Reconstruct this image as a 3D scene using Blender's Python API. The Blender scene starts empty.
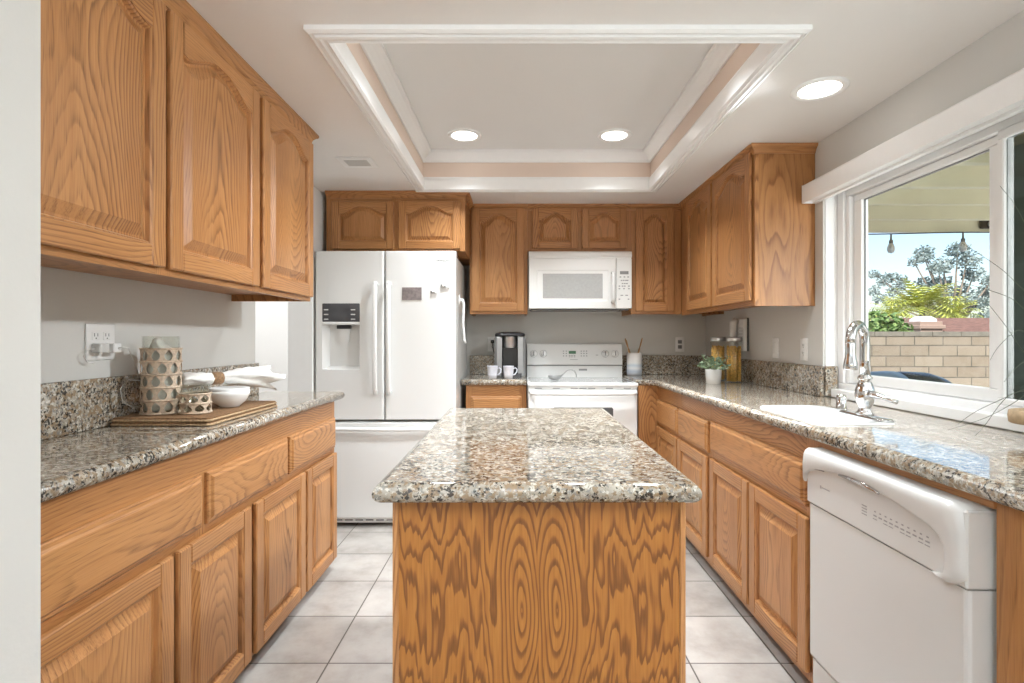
import bpy, bmesh, math, random
from mathutils import Vector, Matrix
random.seed(7)
PI = math.pi
scene = bpy.context.scene
COL = scene.collection

# ------------------------------------------------------------------ camera
cam_data = bpy.data.cameras.new('camera')
cam_data.sensor_width = 36.0
cam_data.lens = 535.0 / 1024.0 * 36.0
cam_data.shift_x = -5.0 / 1024.0
cam_data.shift_y = -3.5 / 1024.0
cam_data.clip_start = 0.02
cam = bpy.data.objects.new('camera', cam_data)
COL.objects.link(cam)
cam.location = (0, 0, 1.2)
cam.rotation_euler = (PI / 2, 0, 0)
scene.camera = cam

# ------------------------------------------------------------------ exposure, world, sun, added fill lamps
scene.view_settings.view_transform = 'Standard'
scene.view_settings.look = 'None'
scene.view_settings.gamma = 1.0
scene.view_settings.use_curve_mapping = False
scene.view_settings.exposure = 0.55
try:
    scene.cycles.use_denoising = True
    scene.cycles.denoising_prefilter = 'ACCURATE'
    scene.cycles.max_bounces = 10
    scene.cycles.diffuse_bounces = 5
    scene.cycles.glossy_bounces = 4
    scene.cycles.transparent_max_bounces = 16
    scene.cycles.caustics_reflective = False
    scene.cycles.caustics_refractive = False
    scene.cycles.sample_clamp_indirect = 6.0
except Exception:
    pass

world = bpy.data.worlds.new('sky')
scene.world = world
world.use_nodes = True
wn = world.node_tree
wn.nodes.clear()
w_out = wn.nodes.new('ShaderNodeOutputWorld')
w_bg = wn.nodes.new('ShaderNodeBackground')
w_sky = wn.nodes.new('ShaderNodeTexSky')
w_sky.sky_type = 'NISHITA'
w_sky.sun_disc = False
w_sky.sun_elevation = math.radians(48)
w_sky.sun_rotation = math.radians(200)
w_sky.air_density = 1.0
w_sky.dust_density = 1.5
w_sky.ozone_density = 1.0
w_bg.inputs['Strength'].default_value = 0.18
wn.links.new(w_sky.outputs[0], w_bg.inputs['Color'])
wn.links.new(w_bg.outputs[0], w_out.inputs['Surface'])

def add_light(name, kind, loc, rot, power, color=(1, 1, 1), size=0.2, size_y=None, spread=None):
    d = bpy.data.lights.new(name, kind)
    d.energy = power
    d.color = color
    if kind == 'AREA':
        d.size = size
        if size_y:
            d.shape = 'RECTANGLE'
            d.size_y = size_y
        else:
            d.shape = 'DISK'
        if spread:
            d.spread = spread
    o = bpy.data.objects.new(name, d)
    o.location = loc
    o.rotation_euler = rot
    COL.objects.link(o)
    return o

sun = add_light('sun', 'SUN', (0, 0, 10), (math.radians(42), 0, math.radians(-25)), 4.4, (1.0, 0.95, 0.88))
sun.data.angle = math.radians(0.6)
# added area fills: behind the camera, outside the near sash, in the hall
add_light('rear_fill', 'AREA', (0.1, -2.52, 1.15), (PI / 2, 0, 0), 7.5, (0.90, 0.96, 1.0), 3.4, 1.9)
add_light('near_sash_fill', 'AREA', (1.80, 1.02, 1.43), (0, math.radians(84), math.radians(-22)), 30, (0.95, 0.98, 1.0), 0.80, 1.10)  # fill added outside the sash to brighten the left wall and uppers
add_light('hall_fill', 'AREA', (-1.95, 3.3, 2.12), (0, 0, 0), 13, (0.95, 0.98, 1.0), 0.5)  # overhead fill added to brighten the hall
# pair of unseen uplights added behind the camera to brighten the ceiling
add_light('ceiling_fill', 'AREA', (-0.9, -0.55, 1.72), (PI, 0, 0), 42, (0.88, 0.95, 1.0), 0.4)
add_light('ceiling_fill', 'AREA', (1.0, -0.55, 1.72), (PI, 0, 0), 42, (0.88, 0.95, 1.0), 0.4)

# ------------------------------------------------------------------ node helpers
class NT:
    def __init__(self, name):
        self.mat = bpy.data.materials.new(name)
        self.mat.use_nodes = True
        self.t = self.mat.node_tree
        self.t.nodes.clear()
        self.out = self.t.nodes.new('ShaderNodeOutputMaterial')
    def n(self, kind, **kw):
        nd = self.t.nodes.new(kind)
        for k, v in kw.items():
            setattr(nd, k, v)
        return nd
    def link(self, a, b):
        self.t.links.new(a, b)
    def setin(self, sock, v):
        if hasattr(v, 'is_output'):
            self.link(v, sock)
        else:
            sock.default_value = v
    def m(self, op, *args, clamp=False):
        nd = self.n('ShaderNodeMath', operation=op)
        nd.use_clamp = clamp
        for i, a in enumerate(args):
            self.setin(nd.inputs[i], a)
        return nd.outputs[0]
    def comb(self, x, y, z):
        nd = self.n('ShaderNodeCombineXYZ')
        for i, a in enumerate((x, y, z)):
            self.setin(nd.inputs[i], a)
        return nd.outputs[0]
    def sep(self, v):
        nd = self.n('ShaderNodeSeparateXYZ')
        self.link(v, nd.inputs[0])
        return nd.outputs[0], nd.outputs[1], nd.outputs[2]
    def noise(self, vec, scale=1.0, detail=2.0, rough=0.5, color=False, distortion=0.0):
        nd = self.n('ShaderNodeTexNoise')
        self.link(vec, nd.inputs['Vector'])
        nd.inputs['Scale'].default_value = scale
        nd.inputs['Detail'].default_value = detail
        nd.inputs['Roughness'].default_value = rough
        nd.inputs['Distortion'].default_value = distortion
        return nd.outputs['Color' if color else 'Fac']
    def voronoi(self, vec, scale, feature='F1', out='Color'):
        nd = self.n('ShaderNodeTexVoronoi', feature=feature)
        self.link(vec, nd.inputs['Vector'])
        nd.inputs['Scale'].default_value = scale
        return nd.outputs[out]
    def ramp(self, fac, stops, interp='LINEAR'):
        nd = self.n('ShaderNodeValToRGB')
        cr = nd.color_ramp
        cr.interpolation = interp
        while len(cr.elements) < len(stops):
            cr.elements.new(0.5)
        for e, (p, c) in zip(cr.elements, stops):
            e.position = p
            if not isinstance(c, (tuple, list)):
                c = (c, c, c)
            e.color = (c[0], c[1], c[2], 1)
        self.link(fac, nd.inputs[0])
        return nd.outputs[0]
    def mix(self, fac, a, b, mode='MIX'):
        nd = self.n('ShaderNodeMixRGB', blend_type=mode)
        for s, v in zip(nd.inputs, (fac, a, b)):
            if isinstance(v, (tuple, list)):
                v = (v[0], v[1], v[2], 1)
            self.setin(s, v)
        return nd.outputs[0]
    def obj(self):
        return self.n('ShaderNodeTexCoord').outputs['Object']
    def bump(self, h, strength=0.2, dist=0.002):
        nd = self.n('ShaderNodeBump')
        nd.inputs['Strength'].default_value = strength
        nd.inputs['Distance'].default_value = dist
        self.link(h, nd.inputs['Height'])
        return nd.outputs[0]
    def bsdf(self, color, rough=0.5, metal=0.0, normal=None, spec=None, coat=0.0, trans=0.0, ior=None, emit=None, estr=0.0):
        nd = self.n('ShaderNodeBsdfPrincipled')
        if isinstance(color, (tuple, list)):
            color = (color[0], color[1], color[2], 1)
        self.setin(nd.inputs['Base Color'], color)
        self.setin(nd.inputs['Roughness'], rough)
        nd.inputs['Metallic'].default_value = metal
        if normal is not None:
            self.link(normal, nd.inputs['Normal'])
        if spec is not None:
            nd.inputs['Specular IOR Level'].default_value = spec
        nd.inputs['Coat Weight'].default_value = coat
        nd.inputs['Coat Roughness'].default_value = 0.06
        nd.inputs['Transmission Weight'].default_value = trans
        if ior:
            nd.inputs['IOR'].default_value = ior
        if emit:
            nd.inputs['Emission Color'].default_value = (emit[0], emit[1], emit[2], 1)
            nd.inputs['Emission Strength'].default_value = estr
        self.link(nd.outputs[0], self.out.inputs['Surface'])
        return self.mat

def plain(name, color, rough=0.5, metal=0.0, mottle=0.04, scale=25.0, bump=0.0, bscale=90.0, **kw):
    t = NT(name)
    co = t.obj()
    n = t.noise(co, scale, 3.0)
    c2 = tuple(c * (1 - mottle) for c in color)
    c3 = tuple(min(1.0, c * (1 + mottle)) for c in color)
    col = t.ramp(n, [(0.3, c2), (0.7, c3)])
    nrm = None
    if bump:
        nrm = t.bump(t.noise(co, bscale, 2.0), bump, 0.003)
    return t.bsdf(col, rough, metal, nrm, **kw)

def oak(name, light, mid, dark, freq=130.0, jag=0.5, wob=0.05, slow=1.3, drange=0.24, dark_amt=0.6, rough=0.36, ja=75.0, jv=4.0, spread=0.0):
    t = NT(name)
    at = t.n('ShaderNodeAttribute', attribute_name='grain')
    a, v, c = t.sep(at.outputs['Vector'])
    n1 = t.noise(t.comb(t.m('MULTIPLY', a, 5.0), t.m('MULTIPLY', v, 0.7), t.m('MULTIPLY', c, 4.0)), 1.0, 2.0)
    n3 = t.noise(t.comb(t.m('MULTIPLY', a, 1.2), t.m('MULTIPLY', v, slow), 3.7), 1.0, 1.0)
    j = t.noise(t.comb(t.m('MULTIPLY', a, ja), t.m('MULTIPLY', v, jv), t.m('MULTIPLY', c, 60.0)), 1.0, 2.0)
    n5 = t.noise(t.comb(t.m('MULTIPLY', a, 12.0), t.m('MULTIPLY', v, 1.5), t.m('MULTIPLY', c, 9.0)), 1.0, 2.0)
    aw = t.m('ADD', a, t.m('MULTIPLY', t.m('SUBTRACT', n1, 0.5), wob))
    d = t.m('ADD', t.m('ADD', t.m('MULTIPLY', n3, drange), 0.01), t.m('MULTIPLY', c, 0.25))
    r = t.m('SQRT', t.m('ADD', t.m('MULTIPLY', aw, aw), t.m('MULTIPLY', d, d)))
    tt = t.m('ADD', t.m('ADD', t.m('MULTIPLY', r, freq), t.m('MULTIPLY', j, jag)), t.m('MULTIPLY', n5, 3.2))
    s = t.m('FRACT', tt)
    band = t.ramp(s, [(0.0, 0.9), (0.08, 0.95), (0.30, 0.36), (0.55, 0.08), (0.90, 0.0), (1.0, 0.8)])
    vary = t.ramp(t.noise(t.comb(t.m('MULTIPLY', a, 7.0), t.m('MULTIPLY', v, 0.9), 7.7), 1.0, 2.0), [(0.35, 0.12), (0.62, 1.0)])
    por = t.noise(t.comb(t.m('MULTIPLY', a, 520.0), t.m('MULTIPLY', v, 14.0), t.m('MULTIPLY', c, 300.0)), 1.0, 1.0)
    porf = t.ramp(por, [(0.48, 0.0), (0.66, 1.0)])
    fine = t.noise(t.comb(t.m('MULTIPLY', a, 160.0), t.m('MULTIPLY', v, 3.0), t.m('MULTIPLY', c, 100.0)), 1.0, 2.0)
    big = t.noise(t.comb(t.m('MULTIPLY', a, 9.0), t.m('MULTIPLY', v, 0.8), 1.0), 1.0, 2.0)
    base = t.mix(t.ramp(t.m('ADD', t.m('MULTIPLY', big, 0.6), t.m('MULTIPLY', fine, 0.4)), [(0.36, 0.0), (0.64, 1.0)]), light, mid)
    bandamt = t.m('MULTIPLY', t.m('MULTIPLY', band, dark_amt), vary)
    col = t.mix(bandamt, base, dark)
    pamt = t.m('MULTIPLY', porf, t.m('ADD', 0.14, t.m('MULTIPLY', band, 0.40)))
    col = t.mix(pamt, col, tuple(x * 0.8 for x in dark))
    h = t.m('SUBTRACT', 1.0, t.m('ADD', t.m('MULTIPLY', porf, 0.6), t.m('MULTIPLY', band, 0.4)))
    return t.bsdf(col, rough, 0.0, t.bump(h, 0.06, 0.001), spec=0.4)

def oak_bookmatched(name, light, mid, dark):
    # rotary-cut plywood, mirrored about the joint of its two veneer leaves
    t = NT(name)
    x, y, z = t.sep(t.obj())
    lean = t.m('MULTIPLY', t.m('SUBTRACT', t.noise(t.comb(0.3, 0.0, t.m('MULTIPLY', z, 2.5)), 1.0, 1.0), 0.5), 0.05)
    a = t.m('ABSOLUTE', t.m('ADD', t.m('SUBTRACT', t.m('ADD', x, t.m('MULTIPLY', t.m('SUBTRACT', y, 1.09), 0.6)), 0.040), lean))
    v = t.m('SUBTRACT', z, 0.645)
    n1 = t.noise(t.comb(t.m('MULTIPLY', a, 9.0), t.m('MULTIPLY', v, 3.5), 2.0), 1.0, 2.0)
    spikes = t.noise(t.comb(t.m('MULTIPLY', a, 42.0), t.m('MULTIPLY', v, 2.2), 5.0), 1.0, 2.0)
    fine = t.noise(t.comb(t.m('MULTIPLY', x, 170.0), t.m('MULTIPLY', z, 9.0), 1.0), 1.0, 2.0)
    da = t.m('SUBTRACT', a, 0.036)
    vv = t.m('MULTIPLY', v, 0.19)
    r = t.m('SQRT', t.m('ADD', t.m('MULTIPLY', da, da), t.m('MULTIPLY', vv, vv)))
    eye = t.m('ADD', t.m('MULTIPLY', r, 125.0), t.m('MULTIPLY', n1, 1.6))
    flame = t.m('ADD', t.m('ADD', t.m('MULTIPLY', v, 11.0), t.m('MULTIPLY', n1, 6.5)), t.m('MULTIPLY', spikes, 3.6))
    w = t.n('ShaderNodeMapRange', interpolation_type='SMOOTHSTEP')
    t.link(t.m('ADD', a, t.m('MULTIPLY', t.m('ABSOLUTE', v), 0.06)), w.inputs['Value'])
    w.inputs['From Min'].default_value = 0.075
    w.inputs['From Max'].default_value = 0.125
    wo = w.outputs[0]
    tt = t.m('ADD', t.m('MULTIPLY', eye, t.m('SUBTRACT', 1.0, wo)), t.m('MULTIPLY', flame, wo))
    s = t.m('FRACT', t.m('ADD', tt, t.m('MULTIPLY', fine, 0.25)))
    band = t.ramp(s, [(0.0, 0.9), (0.12, 1.0), (0.24, 0.75), (0.38, 0.12), (0.52, 0.0), (0.95, 0.0), (1.0, 0.8)])
    por = t.noise(t.comb(t.m('MULTIPLY', x, 520.0), t.m('MULTIPLY', z, 14.0), t.m('MULTIPLY', y, 520.0)), 1.0, 1.0)
    porf = t.ramp(por, [(0.48, 0.0), (0.66, 1.0)])
    base = t.mix(t.ramp(fine, [(0.35, 0.0), (0.65, 1.0)]), light, mid)
    col = t.mix(t.m('MULTIPLY', band, 0.72), base, dark)
    col = t.mix(t.m('MULTIPLY', porf, t.m('ADD', 0.12, t.m('MULTIPLY', band, 0.35))), col, dark)
    return t.bsdf(col, 0.38, 0.0, t.bump(t.m('SUBTRACT', 1.0, porf), 0.05, 0.001), spec=0.4)

def granite(name):
    t = NT(name)
    co = t.obj()
    n1 = t.noise(co, 11.0, 4.0, 0.6)
    base = t.ramp(n1, [(0.30, (0.27, 0.23, 0.18)), (0.46, (0.37, 0.335, 0.28)), (0.60, (0.48, 0.44, 0.375)), (0.76, (0.40, 0.285, 0.175))])
    def off(k):
        nd = t.n('ShaderNodeVectorMath', operation='ADD')
        t.link(co, nd.inputs[0]); nd.inputs[1].default_value = (k, k * 0.7, k * 1.3)
        return nd.outputs[0]
    cream = t.ramp(t.noise(off(5.1), 95.0, 3.0, 0.6), [(0.54, 0.0), (0.60, 1.0)])
    col = t.mix(t.m('MULTIPLY', cream, 0.75), base, (0.70, 0.66, 0.58))
    tan = t.ramp(t.noise(off(9.3), 62.0, 4.0, 0.65), [(0.49, 0.0), (0.54, 1.0)])
    col = t.mix(t.m('MULTIPLY', tan, 0.85), col, (0.255, 0.170, 0.095))
    grey = t.ramp(t.noise(off(2.7), 85.0, 4.0, 0.65), [(0.55, 0.0), (0.60, 1.0)])
    col = t.mix(t.m('MULTIPLY', grey, 0.75), col, (0.20, 0.195, 0.185))
    gate = t.noise(off(1.3), 20.0, 2.0)
    bl = t.m('ADD', t.noise(off(7.7), 110.0, 4.0, 0.62), t.m('MULTIPLY', t.m('SUBTRACT', gate, 0.5), 0.35))
    black = t.ramp(bl, [(0.555, 0.0), (0.590, 1.0)])
    col = t.mix(t.m('MULTIPLY', black, 0.92), col, (0.020, 0.017, 0.015))
    return t.bsdf(col, 0.08, 0.0, None, spec=0.55, coat=0.2)

def tile_floor(name):
    t = NT(name)
    co = t.obj()
    x, y, z = t.sep(co)
    S = 0.3335
    fx = t.m('DIVIDE', t.m('SUBTRACT', x, -0.697 - 30 * S), S)
    fy = t.m('DIVIDE', t.m('SUBTRACT', y, 1.9736 - 30 * S), S)
    gx = t.m('ABSOLUTE', t.m('SUBTRACT', t.m('FRACT', fx), 0.5))
    gy = t.m('ABSOLUTE', t.m('SUBTRACT', t.m('FRACT', fy), 0.5))
    edge = t.m('MAXIMUM', gx, gy)
    grout = t.ramp(edge, [(0.4895, 0.0), (0.4925, 1.0)])
    cell = t.n('ShaderNodeTexWhiteNoise', noise_dimensions='2D')
    t.link(t.comb(t.m('FLOOR', fx), t.m('FLOOR', fy), 0.0), cell.inputs['Vector'])
    n = t.noise(co, 5.5, 5.0, 0.6)
    n2 = t.noise(co, 60.0, 3.0)
    base = t.ramp(n, [(0.28, (0.33, 0.30, 0.27)), (0.52, (0.44, 0.41, 0.38)), (0.75, (0.51, 0.475, 0.44))])
    col = t.mix(t.m('MULTIPLY', t.ramp(n2, [(0.55, 0.0), (0.75, 1.0)]), 0.12), base, (0.35, 0.29, 0.24))
    tint = t.ramp(cell.outputs['Value'], [(0.0, 0.90), (1.0, 1.04)])
    col = t.mix(1.0, col, tint, 'MULTIPLY')
    col = t.mix(grout, col, (0.11, 0.092, 0.078))
    h = t.m('SUBTRACT', 1.0, grout)
    rough = t.m('ADD', 0.22, t.m('MULTIPLY', grout, 0.6))
    return t.bsdf(col, rough, 0.0, t.bump(h, 0.4, 0.002))

def thin_glass(name, tint=(1, 1, 1), refl=0.9):
    t = NT(name)
    tr = t.n('ShaderNodeBsdfTransparent')
    tr.inputs[0].default_value = (tint[0], tint[1], tint[2], 1)
    gl = t.n('ShaderNodeBsdfGlossy')
    gl.inputs['Roughness'].default_value = 0.02
    lw = t.n('ShaderNodeLayerWeight')
    lw.inputs['Blend'].default_value = 0.5
    mx = t.n('ShaderNodeMixShader')
    t.link(t.m('MULTIPLY', t.m('ADD', 0.05, t.m('MULTIPLY', t.m('POWER', lw.outputs['Facing'], 4.0), 0.7)), refl), mx.inputs[0])
    t.link(tr.outputs[0], mx.inputs[1])
    t.link(gl.outputs[0], mx.inputs[2])
    t.link(mx.outputs[0], t.out.inputs['Surface'])
    return t.mat

def block_wall(name):
    t = NT(name)
    co = t.obj()
    x, y, z = t.sep(co)
    br = t.n('ShaderNodeTexBrick')
    t.link(t.comb(x, z, 0.0), br.inputs['Vector'])
    br.inputs['Scale'].default_value = 1.0
    br.inputs['Brick Width'].default_value = 0.405
    br.inputs['Row Height'].default_value = 0.152
    br.inputs['Mortar Size'].default_value = 0.008
    br.inputs['Color1'].default_value = (0.32, 0.265, 0.20, 1)
    br.inputs['Color2'].default_value = (0.25, 0.20, 0.145, 1)
    br.inputs['Mortar'].default_value = (0.10, 0.088, 0.07, 1)
    n = t.noise(co, 6.0, 4.0)
    col = t.mix(t.m('MULTIPLY', t.ramp(n, [(0.4, 0.0), (0.7, 1.0)]), 0.35), br.outputs['Color'], (0.35, 0.30, 0.24))
    return t.bsdf(col, 0.9)

def leafy(name, c1, c2, c3):
    t = NT(name)
    n = t.noise(t.obj(), 2.3, 4.0, 0.7)
    n2 = t.noise(t.obj(), 30.0, 2.0)
    col = t.ramp(t.m('ADD', t.m('MULTIPLY', n, 0.6), t.m('MULTIPLY', n2, 0.4)), [(0.35, c1), (0.5, c2), (0.65, c3)])
    return t.bsdf(col, 0.6)

M = {}
M['oak'] = oak('oak_wood', (0.49, 0.242, 0.092), (0.40, 0.178, 0.061), (0.145, 0.050, 0.014), dark_amt=0.74)
M['oak_ply'] = oak_bookmatched('oak_plywood', (0.375, 0.155, 0.032), (0.305, 0.118, 0.022), (0.095, 0.029, 0.006))
M['oak_side'] = oak('oak_veneer', (0.42, 0.200, 0.072), (0.35, 0.155, 0.050), (0.145, 0.050, 0.014), freq=42.0, jag=0.5, wob=0.14, slow=1.2, drange=0.34, dark_amt=0.7, ja=40.0, jv=2.0)
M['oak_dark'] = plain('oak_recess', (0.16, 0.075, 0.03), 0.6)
M['granite'] = granite('granite')
M['tile'] = tile_floor('floor_tile')
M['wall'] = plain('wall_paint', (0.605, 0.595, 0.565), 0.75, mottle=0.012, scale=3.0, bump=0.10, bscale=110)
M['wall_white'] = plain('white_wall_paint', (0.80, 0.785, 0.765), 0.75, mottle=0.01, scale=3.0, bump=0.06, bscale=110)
M['ceiling'] = plain('ceiling_paint', (0.79, 0.77, 0.745), 0.7, mottle=0.012, scale=3.0, bump=0.18, bscale=70)
M['tray_white'] = plain('tray_ceiling_paint', (0.76, 0.76, 0.75), 0.6, mottle=0.008, scale=3.0)
M['tray_peach'] = plain('tray_side_paint', (0.70, 0.57, 0.48), 0.6, mottle=0.01, scale=3.0)
M['trim'] = plain('white_trim_paint', (0.84, 0.84, 0.83), 0.32, mottle=0.008)
M['vinyl'] = plain('white_vinyl', (0.85, 0.85, 0.845), 0.3, mottle=0.008)
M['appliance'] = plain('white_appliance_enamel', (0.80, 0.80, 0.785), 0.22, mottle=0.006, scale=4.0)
M['appliance_gray'] = plain('pale_gray_plastic', (0.62, 0.62, 0.60), 0.35, mottle=0.01)
M['gray_mark'] = plain('gray_print', (0.30, 0.30, 0.30), 0.5)
M['dark_gray'] = plain('dark_gray_plastic', (0.08, 0.08, 0.085), 0.25)
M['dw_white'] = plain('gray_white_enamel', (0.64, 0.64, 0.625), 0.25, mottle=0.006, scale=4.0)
M['mid_gray'] = plain('mid_gray_plastic', (0.22, 0.22, 0.22), 0.3)
M['black'] = plain('black_plastic', (0.012, 0.012, 0.014), 0.3)
M['steel'] = plain('brushed_steel', (0.62, 0.62, 0.61), 0.28, 1.0)
M['silver_paint'] = plain('silver_paint', (0.36, 0.36, 0.36), 0.4, 0.5)
M['chrome'] = plain('chrome', (0.60, 0.60, 0.60), 0.09, 1.0, mottle=0.01)
M['porcelain'] = plain('white_porcelain', (0.86, 0.86, 0.85), 0.12, mottle=0.005)
M['mug_blue'] = plain('pale_lilac_glaze', (0.74, 0.75, 0.82), 0.2, mottle=0.05, scale=60)
M['cooktop_glass'] = plain('gray_cooktop_glass', (0.50, 0.50, 0.49), 0.05, mottle=0.01)
M['oven_glass'] = plain('smoked_oven_glass', (0.10, 0.10, 0.10), 0.08)
M['mw_glass'] = plain('gray_screened_glass', (0.40, 0.40, 0.39), 0.18, mottle=0.05, scale=60)
M['lcd_green'] = plain('green_display', (0.08, 0.20, 0.10), 0.2)
M['plate'] = plain('outlet_plate_plastic', (0.76, 0.75, 0.73), 0.35, mottle=0.006)
M['wicker_dark'] = plain('brown_woven_fibre', (0.215, 0.115, 0.05), 0.8, mottle=0.4, scale=160, bump=0.6, bscale=260)
M['wicker_edge'] = plain('tan_woven_edge', (0.42, 0.285, 0.16), 0.8, mottle=0.35, scale=160)
M['rattan'] = plain('pale_rattan', (0.56, 0.44, 0.33), 0.7, mottle=0.25, scale=120, bump=0.3, bscale=300)
M['linen'] = plain('white_linen', (0.80, 0.785, 0.75), 0.9, mottle=0.05, scale=40, bump=0.15, bscale=500)
M['ring'] = plain('brown_twig_ring', (0.24, 0.14, 0.07), 0.8, mottle=0.5, scale=200, bump=0.6, bscale=250)
M['wood_spoon'] = plain('spoon_wood', (0.47, 0.27, 0.12), 0.6, mottle=0.15, scale=40)
M['disc_wood'] = plain('bark_wood', (0.42, 0.30, 0.18), 0.7, mottle=0.25, scale=50)
M['twig'] = plain('dark_stem', (0.045, 0.055, 0.03), 0.7)
M['foliage_small'] = leafy('sage_leaves', (0.10, 0.16, 0.09), (0.24, 0.31, 0.20), (0.52, 0.57, 0.42))
M['pasta'] = plain('dried_pasta', (0.70, 0.42, 0.10), 0.6, mottle=0.35, scale=90)
M['clear_glass'] = NT('clear_glass').bsdf((0.97, 0.98, 0.97), 0.02, trans=1.0, ior=1.3)
M['jar_glass'] = thin_glass('jar_glass', (0.95, 0.96, 0.94))
M['pane'] = thin_glass('window_glass', (0.97, 0.985, 0.98), 0.35)
M['screen'] = thin_glass('screened_glass', (0.385, 0.395, 0.385), 0.5)
M['cord_white'] = plain('white_cord', (0.72, 0.71, 0.69), 0.5)
M['magnet_photo'] = plain('mauve_gray_card', (0.22, 0.185, 0.18), 0.5, mottle=0.3, scale=50)
M['lens'] = NT('lit_lens').bsdf((1, 1, 1), 0.5, emit=(1.0, 0.97, 0.92), estr=6.0)
M['patio_paint'] = plain('cream_patio_paint', (0.86, 0.82, 0.64), 0.7, mottle=0.06, scale=4)
M['block'] = block_wall('slump_block')
M['block_cap'] = plain('block_cap', (0.20, 0.18, 0.145), 0.9, mottle=0.2, scale=8)
M['concrete'] = plain('patio_concrete', (0.74, 0.71, 0.64), 0.9, mottle=0.1, scale=5)
M['stucco'] = plain('peach_stucco', (0.38, 0.27, 0.215), 0.9)
M['roof_red'] = plain('red_roof_tile', (0.22, 0.115, 0.085), 0.9, mottle=0.3, scale=12)
M['gum'] = leafy('gum_leaves', (0.10, 0.14, 0.13), (0.22, 0.28, 0.27), (0.42, 0.48, 0.47))
M['palm'] = leafy('yellow_green_fronds', (0.22, 0.27, 0.04), (0.42, 0.46, 0.09), (0.62, 0.60, 0.18))
M['hedge'] = leafy('hedge_leaves', (0.05, 0.11, 0.03), (0.14, 0.24, 0.07), (0.34, 0.42, 0.14))
M['bark'] = plain('gray_bark', (0.25, 0.21, 0.17), 0.9, mottle=0.2)
M['grill_dark'] = plain('charcoal_enamel', (0.035, 0.042, 0.05), 0.25)
M['grill_sky'] = plain('sky_reflection_blue', (0.24, 0.36, 0.50), 0.3, 0.3)  # blue puts the sky's reflection into the hood colour
M['drape'] = plain('gray_green_cloth', (0.40, 0.50, 0.45), 0.9, mottle=0.1)
M['bracket'] = plain('dark_bronze', (0.05, 0.038, 0.028), 0.5)
M['bulb'] = NT('bulb_glass').bsdf((0.92, 0.92, 0.90), 0.1, trans=0.25, ior=1.2)

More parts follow.
